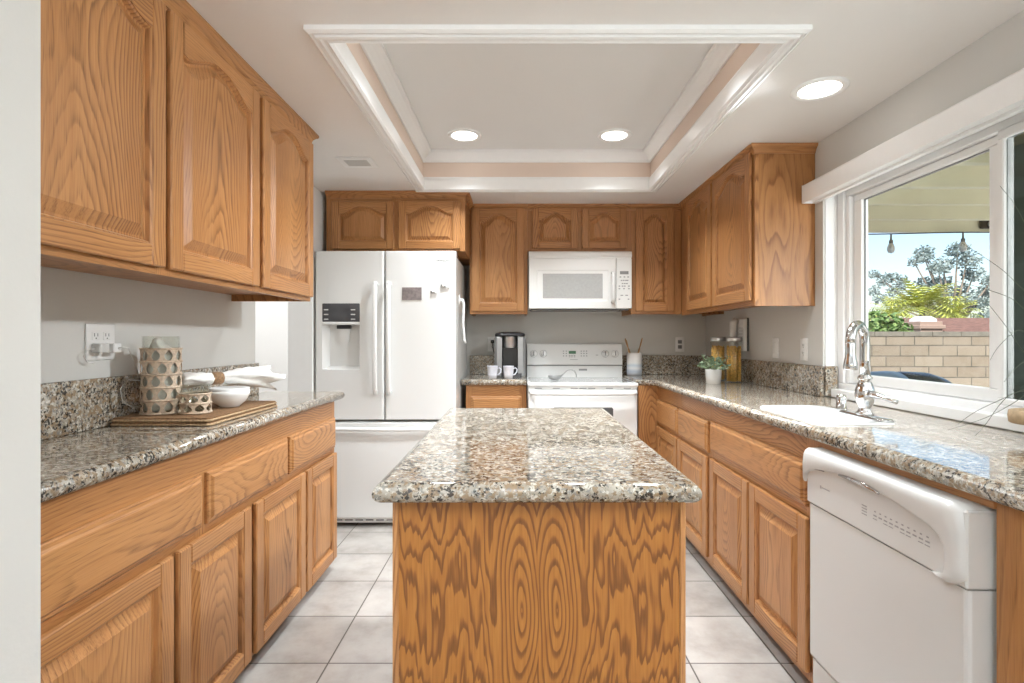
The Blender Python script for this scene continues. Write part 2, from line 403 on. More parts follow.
# ------------------------------------------------------------------ mesh builder
class MB:
    def __init__(self):
        self.v = []; self.f = []; self.g = []; self.s = []
    def add(self, verts, faces, axis='z', smooth=False):
        o = len(self.v)
        vs = [tuple(p) for p in verts]
        lo = [min(p[i] for p in vs) for i in range(3)]
        hi = [max(p[i] for p in vs) for i in range(3)]
        mid = [(l + h) / 2 for l, h in zip(lo, hi)]
        ia, iv, ic = {'z': (0, 2, 1), 'x': (2, 0, 1), 'y': (0, 1, 2), 'Y': (2, 1, 0), 'Z': (1, 2, 0)}[axis]
        ra = random.uniform(-0.05, 0.05); rv = random.uniform(0, 40); rc = random.uniform(0, 0.03)
        wd = hi[ia] - lo[ia]
        if wd < 0.1:                       # narrow boards are cut with straight grain
            ra = random.choice((-1, 1)) * random.uniform(0.10, 0.22)
        for p in vs:
            self.g.append((p[ia] - mid[ia] + ra, p[iv] + rv, p[ic] - mid[ic] + rc))
        self.v.extend(vs)
        for f in faces:
            self.f.append(tuple(i + o for i in f)); self.s.append(smooth)
        return self
    def box(self, x0, x1, y0, y1, z0, z1, bev=0.0, axis='z', seg=1):
        if x1 < x0: x0, x1 = x1, x0
        if y1 < y0: y0, y1 = y1, y0
        if z1 < z0: z0, z1 = z1, z0
        b = min(bev, (x1 - x0) * 0.49, (y1 - y0) * 0.49, (z1 - z0) * 0.49)
        if b <= 0:
            vs = [(x0, y0, z0), (x1, y0, z0), (x1, y1, z0), (x0, y1, z0), (x0, y0, z1), (x1, y0, z1), (x1, y1, z1), (x0, y1, z1)]
            fs = [(0, 3, 2, 1), (4, 5, 6, 7), (0, 1, 5, 4), (1, 2, 6, 5), (2, 3, 7, 6), (3, 0, 4, 7)]
            return self.add(vs, fs, axis)
        bm = bmesh.new()
        bmesh.ops.create_cube(bm, size=1.0)
        for v in bm.verts:
            v.co = Vector(((x0 + x1) / 2 + v.co.x * (x1 - x0), (y0 + y1) / 2 + v.co.y * (y1 - y0), (z0 + z1) / 2 + v.co.z * (z1 - z0)))
        bmesh.ops.bevel(bm, geom=list(bm.edges), offset=b, segments=seg, profile=0.5, affect='EDGES')
        bm.verts.index_update()
        vs = [tuple(v.co) for v in bm.verts]
        fs = [tuple(v.index for v in f.verts) for f in bm.faces]
        bm.free()
        return self.add(vs, fs, axis, smooth=seg > 1)
    def rings(self, rings, cap0=True, cap1=True, axis='z', smooth=False, closed=True):
        n = len(rings[0]); vs = [p for r in rings for p in r]; fs = []
        for k in range(len(rings) - 1):
            for i in range(n if closed else n - 1):
                j = (i + 1) % n
                fs.append((k * n + i, k * n + j, (k + 1) * n + j, (k + 1) * n + i))
        if cap0: fs.append(tuple(range(n - 1, -1, -1)))
        if cap1: fs.append(tuple((len(rings) - 1) * n + i for i in range(n)))
        return self.add(vs, fs, axis, smooth)
    def lathe(self, prof, c=(0, 0, 0), seg=28, smooth=True, cap0=True, cap1=True):
        rr = []
        for r, z in prof:
            rr.append([(c[0] + r * math.cos(2 * PI * i / seg), c[1] + r * math.sin(2 * PI * i / seg), c[2] + z) for i in range(seg)])
        return self.rings(rr, cap0, cap1, smooth=smooth)
    def tube(self, pts, rad, seg=10, smooth=True, squash=None):
        pts = [Vector(p) for p in pts]
        if not isinstance(rad, (list, tuple)): rad = [rad] * len(pts)
        rr = []; prev = None
        for i, p in enumerate(pts):
            d = (pts[min(i + 1, len(pts) - 1)] - pts[max(i - 1, 0)]).normalized()
            if prev is None:
                up = Vector((0, 0, 1)) if abs(d.z) < 0.9 else Vector((1, 0, 0))
                x = d.cross(up).normalized()
            else:
                x = (prev - d * prev.dot(d)).normalized()
            prev = x
            y = d.cross(x)
            sq = squash or 1.0
            rr.append([tuple(p + (x * math.cos(2 * PI * k / seg) + y * math.sin(2 * PI * k / seg) * sq) * rad[i]) for k in range(seg)])
        return self.rings(rr, smooth=smooth)
    def prism(self, poly, y0, y1, axis='z', plane='xz'):
        n = len(poly)
        if plane == 'xz':
            vs = [(a, y0, b) for a, b in poly] + [(a, y1, b) for a, b in poly]
        elif plane == 'xy':
            vs = [(a, b, y0) for a, b in poly] + [(a, b, y1) for a, b in poly]
        else:
            vs = [(y0, a, b) for a, b in poly] + [(y1, a, b) for a, b in poly]
        fs = [tuple(range(n)), tuple(range(2 * n - 1, n - 1, -1))]
        for i in range(n):
            j = (i + 1) % n
            fs.append((i, i + n, j + n, j))
        return self.add(vs, fs, axis)
    def sweep(self, prof, path, closed=False, axis='x', side=1, caps=True, smooth=False):
        # prof: (outward offset, z); path: (x, y); outward = right of travel * side
        P = [Vector((p[0], p[1])) for p in path]; n = len(P); rr = []
        for i in range(n):
            segs = []
            if closed or i > 0: segs.append((P[i] - P[i - 1]).normalized())
            if closed or i < n - 1: segs.append((P[(i + 1) % n] - P[i]).normalized())
            ns = [Vector((d.y, -d.x)) * side for d in segs]
            m = ns[0] if len(ns) == 1 else (ns[0] + ns[1]) / (1 + ns[0].dot(ns[1]))
            rr.append([(P[i].x + m.x * o, P[i].y + m.y * o, z) for o, z in prof])
        if closed: rr.append(rr[0])
        g0 = len(self.g)
        self.rings(rr, caps and not closed, caps and not closed, axis, smooth)
        L = random.uniform(0, 40); k = g0; ra = random.uniform(-0.03, 0.03)
        for i, r in enumerate(rr):
            if i: L += (Vector(r[0]) - Vector(rr[i - 1][0])).length
            for o, z in prof:
                self.g[k] = (o + z - prof[0][1] + ra, L, o * 0.5); k += 1
        return self
    def build(self, name, mat, parent=None, loc=None, rz=0.0, soft=None):
        me = bpy.data.meshes.new(name)
        me.from_pydata(self.v, [], self.f)
        at = me.attributes.new('grain', 'FLOAT_VECTOR', 'POINT')
        at.data.foreach_set('vector', [x for g in self.g for x in g])
        me.polygons.foreach_set('use_smooth', self.s)
        bm = bmesh.new(); bm.from_mesh(me)
        bmesh.ops.recalc_face_normals(bm, faces=bm.faces)
        bm.to_mesh(me); bm.free()
        me.materials.append(M[mat] if isinstance(mat, str) else mat)
        if soft:
            me.polygons.foreach_set('use_smooth', [True] * len(me.polygons))
            me.set_sharp_from_angle(angle=math.radians(soft))
        me.update()
        o = bpy.data.objects.new(name, me)
        COL.objects.link(o)
        if parent: o.parent = parent
        if loc: o.location = loc
        o.rotation_euler = (0, 0, rz)
        return o

def thing(name, label, cat, loc=(0, 0, 0), rz=0.0, group=None):
    o = bpy.data.objects.new(name, None)
    o.empty_display_size = 0.05
    COL.objects.link(o)
    o.location = loc; o.rotation_euler = (0, 0, rz)
    o['label'] = label; o['category'] = cat
    if group: o['group'] = group
    return o

def tag(o, label, cat, group=None):
    o['label'] = label; o['category'] = cat
    if group: o['group'] = group
    return o

def struct(name, mb, mat, parent=None):
    o = mb.build(name, mat, parent)
    if parent is None: o['kind'] = 'structure'
    return o

def bx(x0, x1, y0, y1, z0, z1, bev=0.0, axis='z', seg=1):
    return MB().box(x0, x1, y0, y1, z0, z1, bev, axis, seg)

# ------------------------------------------------------------------ key planes (metres)
CEIL = 2.165
TOP = 0.915            # counter top
WL, WR, WB = -1.34, 1.49, 4.22
HALLX = -1.290

# ------------------------------------------------------------------ room shell
fl = struct('floor', bx(-3.0, 1.95, -2.7, 4.6, -0.06, 0.0), 'tile')

cm = MB()
hx0, hx1, hy0, hy1 = -0.60, 0.852, 1.705, 3.418
for (a, b, c, d) in ((-3.0, hx0, -2.7, 4.6), (hx1, 1.75, -2.7, 4.6), (hx0, hx1, -2.7, hy0), (hx0, hx1, hy1, 4.6)):
    cm.box(a, b, c, d, CEIL, CEIL + 0.06)
struct('ceiling', cm, 'ceiling')
tm = MB()
tm.box(hx0 - 0.1, hx1 + 0.1, hy0 - 0.1, hy1 + 0.1, 2.385, 2.44)
struct('ceiling_tray_top', tm, 'tray_white').name = 'ceiling.001'
sm = MB()
for (a, b, c, d) in ((hx0 - 0.05, hx0, hy0 - 0.05, hy1 + 0.05), (hx1, hx1 + 0.05, hy0 - 0.05, hy1 + 0.05), (hx0, hx1, hy0 - 0.05, hy0), (hx0, hx1, hy1, hy1 + 0.05)):
    sm.box(a, b, c, d, CEIL + 0.0601, 2.385)
    sm.box(a + (0.0001 if b - a < 0.1 else 0), b, c, d, CEIL + 0.03, CEIL + 0.06)
struct('ceiling.002', sm, 'tray_peach')
# trim around the tray: flat stepped casing under the ceiling rising into the opening
ring = [(hx0, hy0), (hx1, hy0), (hx1, hy1), (hx0, hy1)]
trim = MB()
prof = [(0.058, CEIL), (0.058, CEIL - 0.014), (0.047, CEIL - 0.021), (0.043, CEIL - 0.016), (0.036, CEIL - 0.016), (0.032, CEIL - 0.024),
        (0.022, CEIL - 0.026), (0.016, CEIL - 0.020), (0.008, CEIL - 0.020), (0.0, CEIL - 0.026), (-0.010, CEIL - 0.018), (-0.012, CEIL + 0.045), (-0.004, CEIL + 0.062), (-0.001, CEIL + 0.064), (-0.001, CEIL)]
trim.sweep(prof, ring, closed=True, side=1)
struct('trim_1', trim, 'trim')
cr = MB()
prof = [(-0.001, 2.320), (-0.010, 2.320), (-0.014, 2.332), (-0.030, 2.350), (-0.046, 2.364), (-0.058, 2.370), (-0.060, 2.384), (-0.001, 2.384)]
cr.sweep(prof, ring, closed=True, side=1)
struct('trim_2', cr, 'trim')

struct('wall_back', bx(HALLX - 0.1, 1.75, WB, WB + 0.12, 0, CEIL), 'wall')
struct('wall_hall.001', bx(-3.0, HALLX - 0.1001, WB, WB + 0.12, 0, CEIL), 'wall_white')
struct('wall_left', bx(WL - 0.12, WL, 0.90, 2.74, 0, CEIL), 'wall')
hl = MB()
hl.box(HALLX - 0.13, HALLX, 2.74, 3.36, 2.0, CEIL)      # header over the hall doorway
hl.box(HALLX - 0.13, HALLX, 3.36, WB, 0, CEIL)
struct('wall_left.001', hl, 'wall_white')
dc = MB()
dc.box(HALLX - 0.145, HALLX + 0.012, 3.345, 3.36, 0, 2.0, 0.003)
dc.box(HALLX - 0.145, HALLX + 0.012, 2.74, 3.36, 1.985, 2.0, 0.003)
struct('door_1', dc, 'trim')
# pier that closes the near end of the left cabinets
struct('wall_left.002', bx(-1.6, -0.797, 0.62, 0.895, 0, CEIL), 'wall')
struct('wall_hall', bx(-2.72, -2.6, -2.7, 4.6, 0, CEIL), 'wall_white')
# wall behind the camera with an unseen opening added for the rear fill
wf = MB()
wf.box(-3.0, -1.75, -2.7, -2.58, 0, CEIL); wf.box(1.85, 1.75, -2.7, -2.58, 0, CEIL)
wf.box(-1.75, 1.75, -2.7, -2.58, 2.10, CEIL)
struct('wall_front', wf, 'wall_white')
# right wall with the window recess
W0, W1, WZ0, WZ1 = 0.35, 2.605, 0.88, 1.957
wr = MB()
wr.box(WR, WR + 0.22, W1, WB, 0, CEIL)
wr.box(WR, WR + 0.22, -2.58, W0, 0, CEIL)
wr.box(WR, WR + 0.22, W0, W1, 0, WZ0 - 0.01)
wr.box(WR, WR + 0.22, W0, W1, WZ1, CEIL)
struct('wall_right', wr, 'wall')
rv = MB()
rv.box(WR - 0.0005, WR + 0.2, W1 - 0.0, W1 + 0.004, WZ0, WZ1)
# ------------------------------------------------------------------ window over the sink
win = bpy.data.objects.new('window_1', None); COL.objects.link(win)
win['kind'] = 'structure'
FX = 1.555
fr = MB()
fr.box(FX - 0.055, FX + 0.086, W1 - 0.006, W1 - 0.001, 0.925, WZ1 - 0.001)                  # recess lining
fr.box(FX, FX + 0.085, W1 - 0.055, W1 - 0.0065, 0.985, WZ1 - 0.055, 0.003)            # far jamb
fr.box(FX + 0.012, FX + 0.080, W1 - 0.083, W1 - 0.0555, 0.986, WZ1 - 0.086, 0.003)
fr.box(FX, FX + 0.085, W0 + 0.001, W1 - 0.0065, WZ1 - 0.0545, WZ1 - 0.002, 0.003, 'Y')  # head
fr.box(FX + 0.012, FX + 0.080, W0 + 0.06, W1 - 0.0555, WZ1 - 0.085, WZ1 - 0.055, 0.003, 'Y')
fr.box(FX, FX + 0.085, W0 + 0.001, W1 - 0.0065, 0.917, 0.9845, 0.003, 'Y')            # foot
fr.box(FX, FX + 0.085, W0 + 0.001, W0 + 0.058, 0.985, WZ1 - 0.055, 0.003)
fo = fr.build('window_frame', 'vinyl', win)
sl = MB()
sl.box(FX - 0.045, FX - 0.0003, W0 + 0.002, W1 - 0.030, 0.917, 0.957, 0.003, 'Y')
sl.build('window_sill', 'vinyl', win)
GX = 1.603
s1 = MB()                                                                     # far sash (clear)
sy0, sy1, sz0, sz1 = 1.742, 2.521, 0.986, 1.870
s1.box(GX - 0.016, GX + 0.018, sy1 - 0.055, sy1, sz0 + 0.045, sz1 - 0.03, 0.003)
s1.box(GX - 0.016, GX + 0.018, sy0, sy0 + 0.058, sz0 + 0.045, sz1 - 0.03, 0.003)
s1.box(GX - 0.016, GX + 0.018, sy0, sy1, sz0, sz0 + 0.0445, 0.003, 'Y')
s1.box(GX - 0.016, GX + 0.018, sy0, sy1, sz1 - 0.0295, sz1, 0.003, 'Y')
so = s1.build('window_sash', 'vinyl', win)
bx(GX - 0.004, GX + 0.004, sy1 - 0.059, sy1 - 0.0552, sz0 + 0.046, sz1 - 0.031).build('gasket', 'mid_gray', so)
bx(GX - 0.004, GX + 0.004, sy0 + 0.059, sy1 - 0.060, sz1 - 0.035, sz1 - 0.0302).build('gasket', 'mid_gray', so)
bx(GX - 0.0025, GX + 0.0025, sy0 + 0.0585, sy1 - 0.0595, sz0 + 0.0455, sz1 - 0.0355).build('window_pane', 'pane', so)
s2 = MB()
ty0, ty1 = W0 + 0.06, 1.738
s2.box(FX + 0.003, FX + 0.030, ty1 - 0.023, ty1, sz0 + 0.02, sz1 - 0.03, 0.003)
s2.box(FX + 0.003, FX + 0.030, ty0, ty0 + 0.05, sz0 + 0.02, sz1 - 0.03, 0.003)
s2.box(FX + 0.003, FX + 0.030, ty0, ty1, sz0, sz0 + 0.0195, 0.003, 'Y')
s2.box(FX + 0.003, FX + 0.030, ty0, ty1, sz1 - 0.0295, sz1, 0.003, 'Y')
so2 = s2.build('window_sash', 'vinyl', win)
bx(FX + 0.014, FX + 0.019, ty0 + 0.0505, ty1 - 0.0235, sz0 + 0.0205, sz1 - 0.0305).build('window_pane', 'screen', so2)

# ------------------------------------------------------------------ cabinets
def arch_z(t, zs, A):
    if A == 0: return zs
    u = min(t, 1 - t) * 2.0                 # 0 at the shoulders, 1 at the crown
    k = max(0.0, min(1.0, (u - 0.10) / 0.78))
    return zs + A * (k * k * (3 - 2 * k)) ** 0.85

def contour(x0, x1, z0, zs, A, ins, y, n=18):
    pts = [(x0 + ins, y, z0 + ins), (x1 - ins, y, z0 + ins)]
    for i in range(n + 1):
        t = 1 - i / n
        pts.append((x0 + ins + (x1 - x0 - 2 * ins) * t, y, arch_z(t, zs, A) - ins))
    return pts

def door(parent, x0, x1, z0, z1, arch=True, name='door', stile=0.056, label=None):
    w, h = x1 - x0, z1 - z0
    A = 0.0
    rail = stile
    if arch:
        A = min(0.055, h * 0.16, w * 0.17)
        rail = stile * 0.72
    if h < 0.4: stile = min(stile, 0.05); rail = 0.032; A = 0.05
    zs = z1 - rail - A
    mb = MB()
    T = 0.020
    mb.box(x0, x0 + stile, -T, -0.0025, z0, z1, 0.004)
    mb.box(x1 - stile, x1, -T, -0.0025, z0, z1, 0.004)
    mb.box(x0 + stile, x1 - stile, -T, -0.0025, z0, z0 + stile, 0.003, 'x')
    ix0, ix1 = x0 + stile, x1 - stile
    if arch:
        n = 18
        top = z1 - 0.003
        fr_, bk = [], []
        vs = []; fs = []
        for i in range(n + 1):
            t = i / n
            X = ix0 + (ix1 - ix0) * t
            za = arch_z(t, zs, A)
            vs += [(X, -T, za), (X, -T, top), (X, -T + 0.004, z1), (X, -0.0025, z1), (X, -0.0025, za)]
        for i in range(n):
            for k in range(5):
                a = i * 5 + k; b = i * 5 + (k + 1) % 5
                fs.append((a, b, b + 5, a + 5))
        mb.add(vs, fs, 'x')
    else:
        mb.box(x0 + stile, x1 - stile, -T, -0.0025, z1 - stile, z1, 0.003, 'x')
        zs = z1 - stile
    d = mb.build(name, 'oak', parent, soft=28)
    if label: d['label'] = label
    pm = MB()
    z_ = z0 + stile
    rr = [contour(ix0, ix1, z_, zs, A, -0.004, -0.004), contour(ix0, ix1, z_, zs, A, -0.0035, -0.0185),
          contour(ix0, ix1, z_, zs, A, 0.004, -0.0145), contour(ix0, ix1, z_, zs, A, 0.008, -0.0045), contour(ix0, ix1, z_, zs, A, 0.014, -0.0035)]
    bw = 0.043 if h > 0.4 else 0.034
    if w < 0.3: bw = 0.03
    rr += [contour(ix0, ix1, z_, zs, A, bw - 0.003, -0.0165), contour(ix0, ix1, z_, zs, A, bw, -0.0185)]
    pm.rings(rr, cap0=True, cap1=True)
    pm.build('raised_panel', 'oak', d, soft=22)
    return d

def drawer(parent, x0, x1, z0, z1):
    mb = MB()
    def r(i, y): return [(x0 + i, y, z0 + i), (x1 - i, y, z0 + i), (x1 - i, y, z1 - i), (x0 + i, y, z1 - i)]
    mb.rings([r(0, 0), r(0, -0.009), r(0.003, -0.012), r(0.012, -0.0135), r(0.017, -0.019), r(0.020, -0.020)], axis='x')
    return mb.build('drawer', 'oak', parent)

def face_frame(parent, members):
    mb = MB()
    for (x0, x1, z0, z1) in members:
        ax = 'z' if (z1 - z0) > (x1 - x0) else 'x'
        e = 0.0 if ax == 'z' else 0.0007
        mb.box(x0 + e, x1 - e, 0.0004 if e else 0.0, 0.0185 if e else 0.019, z0 + (0.0 if e else 0.0007), z1, 0.0012, ax)
    return mb.build('face_frame', 'oak', parent)

def carcass(parent, W, D, z0, z1, mat='oak', bottom_up=0.0, y0=0.019, name='carcass'):
    mb = MB()
    mb.box(0, 0.018, y0, D, z0, z1, 0.001)
    mb.box(W - 0.018, W, y0, D, z0, z1, 0.001)
    mb.box(0.018, W - 0.018, y0, D, z0 + bottom_up, z0 + bottom_up + 0.016, 0, 'x')
    mb.box(0.018, W - 0.018, y0, D, z1 - 0.016, z1, 0, 'x')
    mb.box(0.018, W - 0.018, D - 0.008, D, z0 + bottom_up + 0.016, z1 - 0.016, 0)
    return mb.build(name, mat, parent)

CROWN = [(0.0, 0.0), (0.004, 0.0), (0.006, 0.006), (0.010, 0.016), (0.020, 0.026), (0.027, 0.030), (0.030, 0.036), (0.030, 0.044), (0.0, 0.044)]
def crown(parent, path, z0=CEIL - 0.0445, side=1):
    mb = MB()
    mb.sweep([(o, z0 + z) for o, z in CROWN], path, axis='x', side=side)
    return mb.build('crown_molding', 'oak', parent)

UB = 1.372   # bottom of wall cabinets
# -- left wall cabinet (local x runs along +Y, local y goes into the wall)
LX = -0.975
c = thing('wall_cabinet', 'long oak wall cabinet with three arched doors on the left wall', 'cabinet', (LX, 0.90, 0), PI / 2)
def LY(y): return y - 0.90
carcass(c, LY(2.525), LX - WL - 0.001, UB, CEIL - 0.002, bottom_up=0.030)
face_frame(c, [(0, LY(2.525), UB, UB + 0.042), (0, LY(2.525), 2.09, CEIL - 0.03), (0, 0.03, UB, 2.1), (LY(1.44), LY(1.51), UB, 2.1), (LY(1.97), LY(2.05), UB, 2.1), (LY(2.49), LY(2.525), UB, 2.1)])
for a, b in ((0.935, 1.459), (1.480, 1.990), (2.020, 2.513)):
    door(c, LY(a), LY(b), 1.391, 2.110)
crown(c, [(0, 0), (LY(2.525), 0), (LY(2.525), LX - WL - 0.002)])

# -- left base cabinet
LBX = -0.960
c = thing('base_cabinet', 'oak base cabinet with three drawers over four doors along the left wall', 'cabinet', (LBX, 0.90, 0), PI / 2)
BT = TOP - 0.041
carcass(c, LY(2.812), LBX - WL - 0.001, 0.045, BT)
face_frame(c, [(0, LY(2.812), 0.045, 0.075), (0, LY(2.812), 0.775, BT), (0, LY(2.812), 0.588, 0.645), (0, 0.04, 0.045, BT), (LY(1.45), LY(1.51), 0.05, 0.6), (LY(1.88), LY(1.95), 0.05, 0.6), (LY(2.37), LY(2.42), 0.05, 0.6), (LY(1.59), LY(1.66), 0.6, 0.79), (LY(2.19), LY(2.26), 0.6, 0.79), (LY(2.77), LY(2.812), 0.045, BT)])
for a, b in ((0.93, 1.612), (1.643, 2.213), (2.235, 2.790)):
    drawer(c, LY(a), LY(b), 0.630, 0.787)
for a, b in ((0.93, 1.470), (1.492, 1.900), (1.934, 2.385), (2.406, 2.797)):
    door(c, LY(a), LY(b), 0.056, 0.603, arch=False)
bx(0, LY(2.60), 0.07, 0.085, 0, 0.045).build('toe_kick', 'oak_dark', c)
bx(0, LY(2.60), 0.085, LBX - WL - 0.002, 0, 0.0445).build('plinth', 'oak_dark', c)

# -- cabinet over the fridge
FY = 3.53
c = thing('fridge_top_cabinet', 'short oak cabinet with two arched doors above the white refrigerator', 'cabinet', (-1.258, FY, 0))
fw = 0.915
carcass(c, fw, WB - FY - 0.001, 1.772, CEIL - 0.002)
face_frame(c, [(0, fw, 1.772, 1.80), (0, fw, 2.085, CEIL - 0.03), (0, 0.05, 1.772, 2.12), (0.43, 0.495, 1.772, 2.12), (fw - 0.045, fw, 1.772, 2.12)])
door(c, 0.038, 0.448, 1.785, 2.099); door(c, 0.478, 0.886, 1.785, 2.099)
crown(c, [(0, 0), (fw, 0), (fw, 0.33)])

# -- back wall cabinets
UY = 3.87
UD = WB - UY - 0.001
c = thing('narrow_wall_cabinet', 'single-door oak wall cabinet between refrigerator cabinet and microwave', 'cabinet', (-0.342, UY, 0))
w = 0.418
carcass(c, w, UD, UB, CEIL - 0.002, bottom_up=0.02)
face_frame(c, [(0, w, UB, UB + 0.035), (0, w, 2.12, CEIL - 0.03), (0, 0.04, UB, 2.13), (w - 0.045, w, UB, 2.13)])
door(c, 0.015, 0.395, 1.393, 2.136)
crown(c, [(0.031, 0), (w, 0)])
c = thing('microwave_cabinet', 'short oak cabinet with two small arched doors above the microwave', 'cabinet', (0.0765, UY, 0))
w = 0.747
carcass(c, w, UD, 1.822, CEIL - 0.002)
face_frame(c, [(0, w, 1.822, 1.85), (0, w, 2.12, CEIL - 0.03), (0, 0.045, 1.822, 2.13), (0.35, 0.405, 1.822, 2.13), (w - 0.045, w, 1.822, 2.13)])
door(c, 0.031, 0.361, 1.844, 2.136); door(c, 0.392, 0.716, 1.844, 2.136)
crown(c, [(0, 0), (w, 0)])
c = thing('corner_wall_cabinet', 'single-door oak wall cabinet right of the microwave in the corner', 'cabinet', (0.824, UY, 0))
w = 0.363
carcass(c, w + 0.29, UD, UB, CEIL - 0.002, bottom_up=0.02)
face_frame(c, [(0, w, UB, UB + 0.035), (0, w, 2.12, CEIL - 0.03), (0, 0.045, UB, 2.13), (w - 0.065, w, UB, 2.13)])
door(c, 0.030, 0.309, 1.393, 2.136)
crown(c, [(0, 0), (w + 0.0005, 0)])

# -- right wall cabinet (local x runs along -Y)
RX = 1.188
RY1 = 3.868
c = thing('side_wall_cabinet', 'two-door oak wall cabinet on the right wall beside the window', 'cabinet', (RX, RY1, 0), -PI / 2)
w = RY1 - 2.672
cb = MB()
D = WR - RX - 0.001
cb.box(0, 0.018, 0.019, D, UB, CEIL - 0.002)
cb.box(0.018, w - 0.018, 0.019, D, UB + 0.02, UB + 0.036, 0, 'x')
cb.box(0.018, w - 0.018, 0.019, D, CEIL - 0.02, CEIL - 0.002, 0, 'x')
cb.build('carcass', 'oak', c)
bx(w - 0.018, w, 0.019, D, UB - 0.012, CEIL - 0.002, 0.001, 'Z').build('end_panel', 'oak_side', c)
def RYl(y): return RY1 - y
face_frame(c, [(0, w, UB - 0.01, UB + 0.035), (0, w, 2.12, CEIL - 0.03), (0, RYl(3.69), UB, 2.13), (RYl(3.25), RYl(3.19), UB, 2.13), (RYl(2.72), w, UB - 0.012, CEIL - 0.03)])
door(c, RYl(3.712), RYl(3.233), 1.388, 2.136); door(c, RYl(3.210), RYl(2.694), 1.388, 2.136)
crown(c, [(0.031, 0), (w, 0), (w, D - 0.001)])

# -- base cabinet left of the range
BY = 3.70
c = thing('small_base_cabinet', 'narrow oak base cabinet between refrigerator and range under the coffee maker', 'cabinet', (-0.353, BY, 0))
w = 0.418
carcass(c, w, WB - BY - 0.001, 0.06, BT)
face_frame(c, [(0, w, 0.06, 0.10), (0, w, 0.79, BT), (0, w, 0.59, 0.645), (0, 0.045, 0.06, BT), (w - 0.045, w, 0.06, BT)])
drawer(c, 0.035, w - 0.035, 0.635, 0.797)
door(c, 0.035, w - 0.035, 0.095, 0.602, arch=False)
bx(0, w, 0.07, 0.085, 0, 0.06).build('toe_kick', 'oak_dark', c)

# -- right base run (local x runs along -Y)
RBX = 0.970
c = thing('corner_base_cabinet', 'oak base cabinet with two small drawers and two doors in the far right corner', 'cabinet', (RBX, 3.665, 0), -PI / 2)
w = 3.665 - 2.671
D = WR - RBX - 0.001
carcass(c, w, D, 0.06, BT)
def q(y): return 3.665 - y
face_frame(c, [(0, w, 0.06, 0.10), (0, w, 0.775, BT), (0, w, 0.588, 0.645), (0, 0.03, 0.06, BT), (q(3.215), q(3.155), 0.06, BT), (q(2.71), w, 0.06, BT)])
drawer(c, q(3.655), q(3.198), 0.622, 0.783); drawer(c, q(3.176), q(2.692), 0.622, 0.783)
door(c, q(3.655), q(3.198), 0.095, 0.603, arch=False); door(c, q(3.176), q(2.692), 0.095, 0.603, arch=False)
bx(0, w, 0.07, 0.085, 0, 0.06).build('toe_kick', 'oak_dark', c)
bx(-0.019, 0, -0.138, 0.02, 0.06, BT, 0.001, 'Z').build('corner_filler', 'oak', c)

c = thing('sink_base_cabinet', 'oak sink base with one wide false drawer over two doors by the dishwasher', 'cabinet', (RBX, 2.670, 0), -PI / 2)
w = 2.670 - 1.722
carcass(c, w, D, 0.06, BT - 0.17)
def q2(y): return 2.670 - y
face_frame(c, [(0, w, 0.06, 0.10), (0, w, 0.775, BT), (0, w, 0.588, 0.66), (0, 0.03, 0.06, BT), (q2(2.23), q2(2.17), 0.06, 0.6), (q2(1.79), w, 0.06, BT)])
drawer(c, q2(2.648), q2(1.777), 0.640, 0.790)
door(c, q2(2.648), q2(2.212), 0.095, 0.606, arch=False); door(c, q2(2.196), q2(1.760), 0.095, 0.606, arch=False)
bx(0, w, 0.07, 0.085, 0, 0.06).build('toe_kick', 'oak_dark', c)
bx(w + 0.0005, w + 0.638, -0.004, 0.02, BT - 0.021, BT - 0.0006, 0.001, 'x').build('support_rail', 'oak', c)

c = thing('end_base_cabinet', 'oak base cabinet end panel on the near side of the dishwasher', 'cabinet', (RBX, 1.083, 0), -PI / 2)
carcass(c, 0.40, D, 0.06, BT, mat='oak_side')
bx(0, 0.40, 0.0, 0.019, 0.06, BT, 0.001).build('front_panel', 'oak_side', c)
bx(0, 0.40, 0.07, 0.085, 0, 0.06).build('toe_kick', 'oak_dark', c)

# rail strip over the dishwasher belongs to the worktop support
# ------------------------------------------------------------------ worktops
def nose(r=0.0205, z1=TOP):
    return [(-0.001, z1 - 2 * r)] + [(r * math.sin(a) + 0.0 , z1 - r - r * math.cos(a)) for a in [PI * k / 10 for k in range(11)]][0:11] + [(-0.001, z1)]

TH = 0.041
# left
ct = thing('countertop', 'speckled granite countertop along the left wall holding the woven board', 'countertop')
mb = MB()
ex, ey = -0.945, 2.850
mb.box(WL + 0.001, ex, 0.897, ey, TOP - TH, TOP)
mb.sweep(nose(), [(ex, 0.897), (ex, ey), (WL + 0.001, ey)], side=1, smooth=True)
mb.build('slab', 'granite', ct)
tag(bx(WL + 0.001, WL + 0.021, 0.897, 2.738, TOP + 0.0003, 1.073, 0.003).build('backsplash', 'granite'), 'granite backsplash strip along the left wall below the double outlet', 'backsplash')

# island
isl = thing('kitchen_island', 'freestanding kitchen island clad in bold-grained oak plywood', 'island')
mb = MB()
mb.box(-0.2495, 0.3395, 1.090, 2.155, 0.0, TOP - TH - 0.0005)
mb.build('panel', 'oak_ply', isl)
for x in (-0.2530, 0.3310):
    for y in (1.086, 2.147):
        bx(x, x + 0.012, y, y + 0.012, 0.0, TOP - TH - 0.0005, 0.002).build('corner_trim', 'oak', isl)
ic = MB()
ix0, ix1, iy0, iy1 = -0.2625, 0.3405, 1.062, 2.175
ic.box(ix0, ix1, iy0, iy1, TOP - TH, TOP)
ic.sweep(nose(), [(ix0, iy0), (ix1, iy0), (ix1, iy1), (ix0, iy1)], closed=True, side=1, smooth=True)
o = ic.build('island_countertop', 'granite', None)
tag(o, 'polished granite slab with rounded edge on top of the island', 'countertop')

